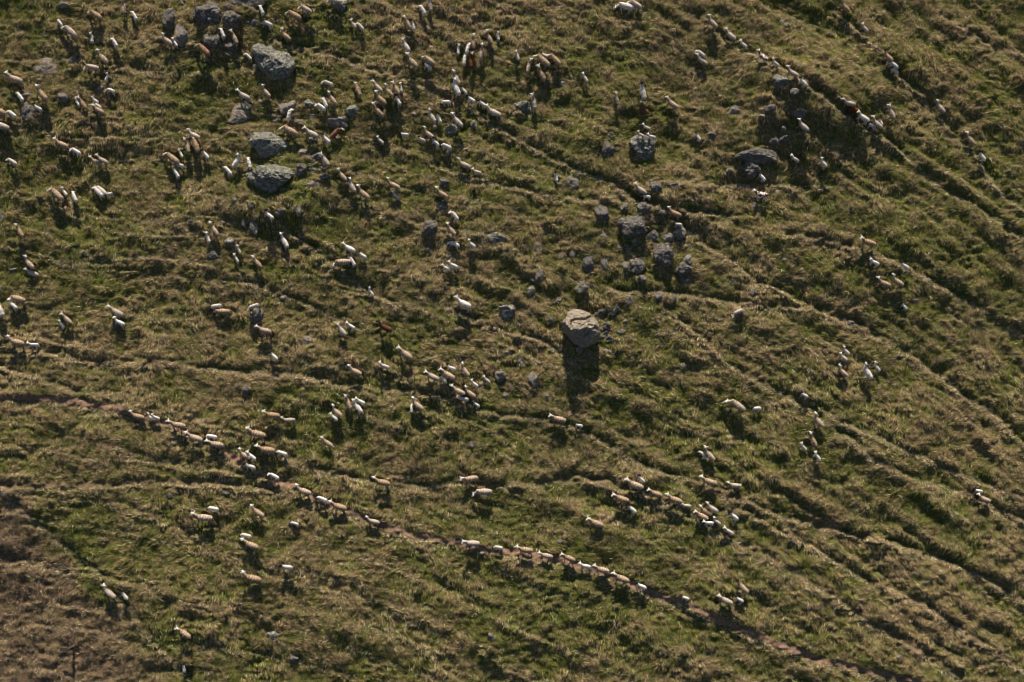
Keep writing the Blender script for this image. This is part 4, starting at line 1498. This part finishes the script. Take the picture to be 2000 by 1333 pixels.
def prototype(kind, pose, var):
    age, coat, head, neck, legs, _ = KINDS[kind]
    yaw, gait = [(0, 'a'), (0.55, 'b'), (-0.6, 's'), (0.2, 'b'), (-0.25, 'a')][var]
    if pose == 'd': yaw *= 0.6
    bk = (age, pose, var)
    if bk not in _BODY: _BODY[bk] = build_body(age, pose, yaw, gait)
    mk = (kind, pose, var)
    if mk not in _MESH:
        (V, F, reg), (CV, CF) = _BODY[bk]
        me = mesh_from(age, V, F.reshape(-1), np.full(len(F), 4))
        body = {'T': 'cream', 'P': 'cream', 'M': 'brown', 'D': 'brown', 'R': 'buff'}.get(kind, 'white')
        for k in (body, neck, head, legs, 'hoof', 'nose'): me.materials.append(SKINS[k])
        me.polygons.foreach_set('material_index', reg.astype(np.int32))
        me.polygons.foreach_set('use_smooth', np.ones(len(F), dtype=bool))
        cme = mesh_from('fleece', CV, CF.reshape(-1), np.full(len(CF), 4))
        cme.materials.append(WOOLS[coat])
        cme.polygons.foreach_set('use_smooth', np.ones(len(CF), dtype=bool))
        _MESH[mk] = (me, cme)
    return _MESH[mk]

def stand_z(x, y):
    z = ground_z(x, y)
    for o, q in ROCK_TOPS:
        ext = max(q[:, 0].max(), q[:, 1].max())
        if abs(x - o[0]) < ext and abs(y - o[1]) < ext:
            m = (q[:, 0] + o[0] - x) ** 2 + (q[:, 1] + o[1] - y) ** 2 < 0.2 ** 2
            if m.any(): z = max(z, float(np.quantile(q[m, 2], 0.7)) + o[2])
    return z

TRAMP = np.zeros_like(H)
def trample(x, y, r):
    i0, i1 = np.searchsorted(inner_x, [x - 2 * r, x + 2 * r])
    j0, j1 = np.searchsorted(inner_y, [y - 2 * r, y + 2 * r])
    w = TRAMP[i0:i1, j0:j1]
    np.maximum(w, np.exp(-((GX[i0:i1, j0:j1] - x) ** 2 + (GY[i0:i1, j0:j1] - y) ** 2) / (r * r)), out=w)

def build_flock():
    rows = [l.split() for l in FLOCK.strip().split('\n')]
    items = []
    for p in rows:
        k = 'D' if p[4] == 'Bm' else p[4][0]
        items.append(((k, int(p[5])), (float(p[0]) + float(p[2])) / 2, (float(p[1]) + float(p[3])) / 2))
    ords = ordinals(items)
    r = random.Random(3)
    q_up = W_UP[:2] - W_UP[2] * (CAM_L / CAM_L[2])[:2] * -1.0 if False else W_UP[:2].copy()
    q_up[1] += W_UP[2] * math.tan(TILT)
    for n, p in enumerate(rows):
        hx, hy, rx, ry = map(float, p[:4])
        kind = items[n][0][0]
        pose = 'u' if p[4] == 'Bm' else p[4][1]
        age = KINDS[kind][0]
        if age == 'sheep':
            Lm, dh, hc, lo, hi = (1.36, .22, .72, .84, 1.14) if pose == 'u' else (1.00, -.03, .64, .86, 1.12)
            fr, bk = (.76, -.62) if pose == 'u' else (.46, -.62)
        else:
            Lm, dh, hc, lo, hi = (.81, .14, .48, .84, 1.22) if pose == 'u' else (.65, -.02, .43, .86, 1.2)
            fr, bk = (.44, -.37) if pose == 'u' else (.29, -.37)
        a, b = on_plane(hx, hy, .5), on_plane(rx, ry, .5)
        D = (a - b)[:2]
        s = 1.0
        for _ in range(4):
            f2 = D - s * dh * q_up
            s = float(np.clip(np.linalg.norm(f2) / Lm, lo, hi))
        f2 = f2 / np.linalg.norm(f2)
        s *= r.uniform(0.97, 1.03)
        # forward lies along the slope, the animal itself stands plumb
        f = np.array([f2[0], f2[1], 0.0])
        rt = np.cross(f, W_UP); rt /= np.linalg.norm(rt)
        up = np.cross(rt, f)
        d = ray((hx + rx) / 2, (hy + ry) / 2)
        centre = f * (fr + bk) / 2 * s + up * hc * s
        z = 0.0
        for _ in range(5):
            t = (z + centre[2] - CAM_L[2]) / d[2]
            o = CAM_L + d * t - centre
            z = stand_z(o[0], o[1]) + 0.05
        o[2] = z
        trample(o[0], o[1], 0.8 * s if age == 'sheep' else 0.5)
        M = Matrix([[*(f * s)], [*(-rt * s)], [*(up * s)]]).transposed().to_4x4()
        M.translation = Vector(o)
        var = r.choice([0, 1, 2, 3, 4])
        me, cme = prototype(kind, pose, var)
        ob = link(age, me)
        ob.matrix_world = ROT @ M
        link('fleece', cme, ob)
        words = KINDS[kind][5] + (' walking' if pose == 'u' and var != 2 else ' standing' if pose == 'u' else ' grazing')
        od = ords[n]
        tag(ob, words + (', ' + od + ' ' if od else ' ') + FLOCK_PLACES[int(p[5])], age if age == 'lamb' else 'sheep',
            'flock of ewes on the hillside' if age == 'sheep' else 'lambs among the flock')
build_flock()

# ---------------------------------------------------------------- a short dark post leaning out of the grass near the lower left corner
def build_post():
    m, nt, b = new_mat('weathered_dark_wood', 0.9)
    tc = nt.nodes.new('ShaderNodeTexCoord').outputs['Object']
    nt.links.new(noise_ramp(nt, tc, 12.0, [(0.3, (0.018, 0.017, 0.018)), (0.7, (0.05, 0.046, 0.045))], 5), b.inputs['Base Color'])
    bump(nt, b, tc, 25.0, 0.02, 0.6)
    c = on_plane(145, 1264)
    z = ground_z(c[0], c[1])
    o = bpy.data.objects.new('wooden_post', None)
    COL.objects.link(o)
    o.matrix_world = ROT @ Matrix.Translation(Vector((c[0], c[1], z)))
    def box(bm, lo, hi):
        g = bmesh.ops.create_cube(bm, size=1.0)
        for v in g['verts']:
            v.co = Vector([lo[i] + (v.co[i] + .5) * (hi[i] - lo[i]) for i in range(3)])
        bmesh.ops.bevel(bm, geom=[e for e in bm.edges], offset=0.012, segments=1, affect='EDGES')
    for name, lo, hi in (('stake', (-.09, -.08, -.3), (.09, .08, .95)), ('crossboard', (-.66, -.10, .78), (-.093, .10, .90))):
        bm = bmesh.new(); box(bm, lo, hi)
        me = bpy.data.meshes.new(name); bm.to_mesh(me); bm.free()
        me.materials.append(m)
        link(name, me, o)
    tag(o, 'short dark leaning post with a stub board near the lower left corner', 'post')
build_post()

# ---------------------------------------------------------------- grass: curved blades combed over the hummocks, one object nobody could count
def build_grass():
    def scatter(n, x0, x1, y0, y1):
        return rng.uniform(x0, x1, n), rng.uniform(y0, y1, n)
    xa, ya = scatter(N_GRASS, -41, 41, -28.5, 28.5)
    xb, yb = scatter(N_GRASS // 10, -XW + 1, XW - 1, -YW + 1, YW - 1)
    keep = (np.abs(xb) > 41) | (np.abs(yb) > 28.5)
    x, y = np.concatenate([xa, xb[keep]]), np.concatenate([ya, yb[keep]])
    # blades gather in tussocks: pull them towards jittered cell centres
    cell = 0.40
    cx, cy = np.floor(x / cell), np.floor(y / cell)
    hsh = lambda a, b, k: _T[k][(a.astype(np.int64) & 255), (b.astype(np.int64) & 255)]
    tx, ty = (cx + 0.15 + 0.7 * hsh(cx, cy, 0)) * cell, (cy + 0.15 + 0.7 * hsh(cx, cy, 1)) * cell
    pull = 0.55 * hsh(cx, cy, 2) * (hsh(cx, cy, 3) > 0.25)
    ox, oy = x - tx, y - ty
    x, y = x - pull * ox, y - pull * oy
    trk, bare, grn, crest = sample(TRK, x, y), sample(BARE, x, y), sample(GREEN, x, y), sample(CREST, x, y)
    pr = rng.random(len(x))
    keep = (pr > trk * 0.55) & (rng.random(len(x)) > smooth(0.12, 0.5, bare) * 0.97)
    for rx, ry, rr in ROCK_DISCS:
        near = (np.abs(x - rx) < rr) & (np.abs(y - ry) < rr)
        keep &= ~(near & ((x - rx) ** 2 + (y - ry) ** 2 < (rr * 0.4) ** 2))
    x, y, trk, grn, crest, ox, oy = [a[keep] for a in (x, y, trk, grn, crest, ox, oy)]
    n = len(x)
    lip, bald, tramp = sample(LIP, x, y), sample(BALD, x, y), sample(TRAMP, x, y)
    e = 0.14
    gx = (sample(H, x + e, y) - sample(H, x - e, y)) / (2 * e)
    gy = (sample(H, x, y + e) - sample(H, x, y - e)) / (2 * e)
    # lie: downhill, draped off the bumps, swept by slow swirls, spraying out of each tussock
    s1, s2 = fbm(x * 0.33, y * 0.33, 4, 2), fbm(x * 0.33 + 50, y * 0.33, 5, 2)
    s3, s4 = fbm(x * 1.1, y * 1.1, 6, 2), fbm(x * 1.1 + 50, y * 1.1, 7, 2)
    rgt = smooth(-16, 14, x)
    dx = -1.1 * gx + 1.5 * s1 + 1.1 * s3 + 0.9 * ox / 0.3 + 0.30 * rgt + rng.normal(0, 0.30, n)
    dy = -1.1 * gy - 0.40 + 1.5 * s2 + 1.1 * s4 + 0.9 * oy / 0.3 + rng.normal(0, 0.30, n)
    l = np.hypot(dx, dy) + 1e-6
    dx, dy = dx / l, dy / l
    tus = 0.5 + 0.5 * fbm(x * 0.8, y * 0.8, 2, 2)
    L = (0.13 + 0.31 * rng.random(n) ** 1.8) * (0.6 + 0.75 * tus) * (1 - 0.6 * trk) * (1 - 0.5 * lip) * (1 - 0.45 * bald) * (1 - 0.5 * tramp)
    lift = (0.20 + 0.55 * rng.random(n) ** 2) * (0.55 + 0.7 * tus)
    W = (0.0055 + 0.0075 * rng.random(n)) * (0.8 + 0.5 * tus)
    z0 = sample(H, x, y) - 0.02
    mx, my = x + dx * L * 0.42, y + dy * L * 0.42
    L = np.where(sample(BARE, x + dx * L, y + dy * L) > 0.45, L * 0.45, L)
    ex, ey = x + dx * L, y + dy * L
    mz = np.maximum(z0, sample(H, mx, my)) + 0.02 + L * lift * 0.62
    ez = sample(H, ex, ey) + 0.015 + L * lift * rng.uniform(0.05, 0.85, n)
    px, py = -dy, dx
    roll = rng.normal(0, 0.8, n)
    cw, sw = np.cos(roll) * W, np.sin(roll) * W
    V = np.empty((n, 5, 3), dtype=np.float32)
    V[:, 0] = np.stack([x - px * cw, y - py * cw, z0 - sw], -1)
    V[:, 1] = np.stack([x + px * cw, y + py * cw, z0 + sw], -1)
    V[:, 2] = np.stack([mx + px * cw * 0.9, my + py * cw * 0.9, mz + sw * 0.9], -1)
    V[:, 3] = np.stack([mx - px * cw * 0.9, my - py * cw * 0.9, mz - sw * 0.9], -1)
    V[:, 4] = np.stack([ex, ey, ez], -1)
    o5 = (np.arange(n) * 5)[:, None]
    F = np.concatenate([o5 + np.array([[0, 1, 2, 3]]), o5 + np.array([[3, 2, 4]])], 1).astype(np.int32)
    sizes = np.tile(np.array([4, 3], dtype=np.int32), n)
    me = mesh_from('grass', V.reshape(-1, 3), F.reshape(-1), sizes)
    # the colour each blade is: straw, olive, fresh green, withered mauve-brown
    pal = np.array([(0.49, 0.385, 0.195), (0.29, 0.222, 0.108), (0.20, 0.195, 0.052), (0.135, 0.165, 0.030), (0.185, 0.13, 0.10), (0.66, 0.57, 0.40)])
    g = np.clip(grn + rng.normal(0, 0.17, n), 0, 1)
    r = rng.random(n)
    dryc = sample(dry_corner, x, y)
    ci = np.where(g > 0.60, np.where(r < 0.62, 3, 2), np.where(g > 0.37, np.where(r < 0.45, 2, np.where(r < 0.62, 3, 1)), np.where(r < 0.45, 1, np.where(r < 0.78, 0, 4))))
    ci = np.where((rng.random(n) < 0.62 * dryc) | (rng.random(n) < 0.07), 4, ci)
    ci = np.where(rng.random(n) < 0.045 + 0.30 * sample(LIP, x, y), 5, ci)  # lips get extra pale blades: trodden straw plus painted sunlight
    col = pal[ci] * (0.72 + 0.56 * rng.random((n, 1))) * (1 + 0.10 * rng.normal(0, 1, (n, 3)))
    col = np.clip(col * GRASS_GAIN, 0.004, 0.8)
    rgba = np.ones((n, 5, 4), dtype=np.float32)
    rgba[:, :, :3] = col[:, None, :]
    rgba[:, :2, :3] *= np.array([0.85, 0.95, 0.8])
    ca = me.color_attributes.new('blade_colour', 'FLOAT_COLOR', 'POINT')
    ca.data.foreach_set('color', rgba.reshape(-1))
    m = bpy.data.materials.new('grass_blades')
    m.use_nodes = True
    nt = m.node_tree
    nt.nodes.clear()
    out = nt.nodes.new('ShaderNodeOutputMaterial')
    at = nt.nodes.new('ShaderNodeAttribute'); at.attribute_name = 'blade_colour'
    df = nt.nodes.new('ShaderNodeBsdfDiffuse')
    tr = nt.nodes.new('ShaderNodeBsdfTranslucent')
    mx_ = nt.nodes.new('ShaderNodeMixShader'); mx_.inputs[0].default_value = 0.25
    nt.links.new(at.outputs['Color'], df.inputs['Color'])
    nt.links.new(at.outputs['Color'], tr.inputs['Color'])
    nt.links.new(df.outputs[0], mx_.inputs[1]); nt.links.new(tr.outputs[0], mx_.inputs[2])
    nt.links.new(mx_.outputs[0], out.inputs['Surface'])
    me.materials.append(m)
    o = link('grass', me)
    o.rotation_euler = (BETA, 0, 0)
    tag(o, 'long dry and green grass combed over the hummocks of the hillside', 'grass', kind='stuff')
N_GRASS, GRASS_GAIN = 1850000, 1.1
build_grass()
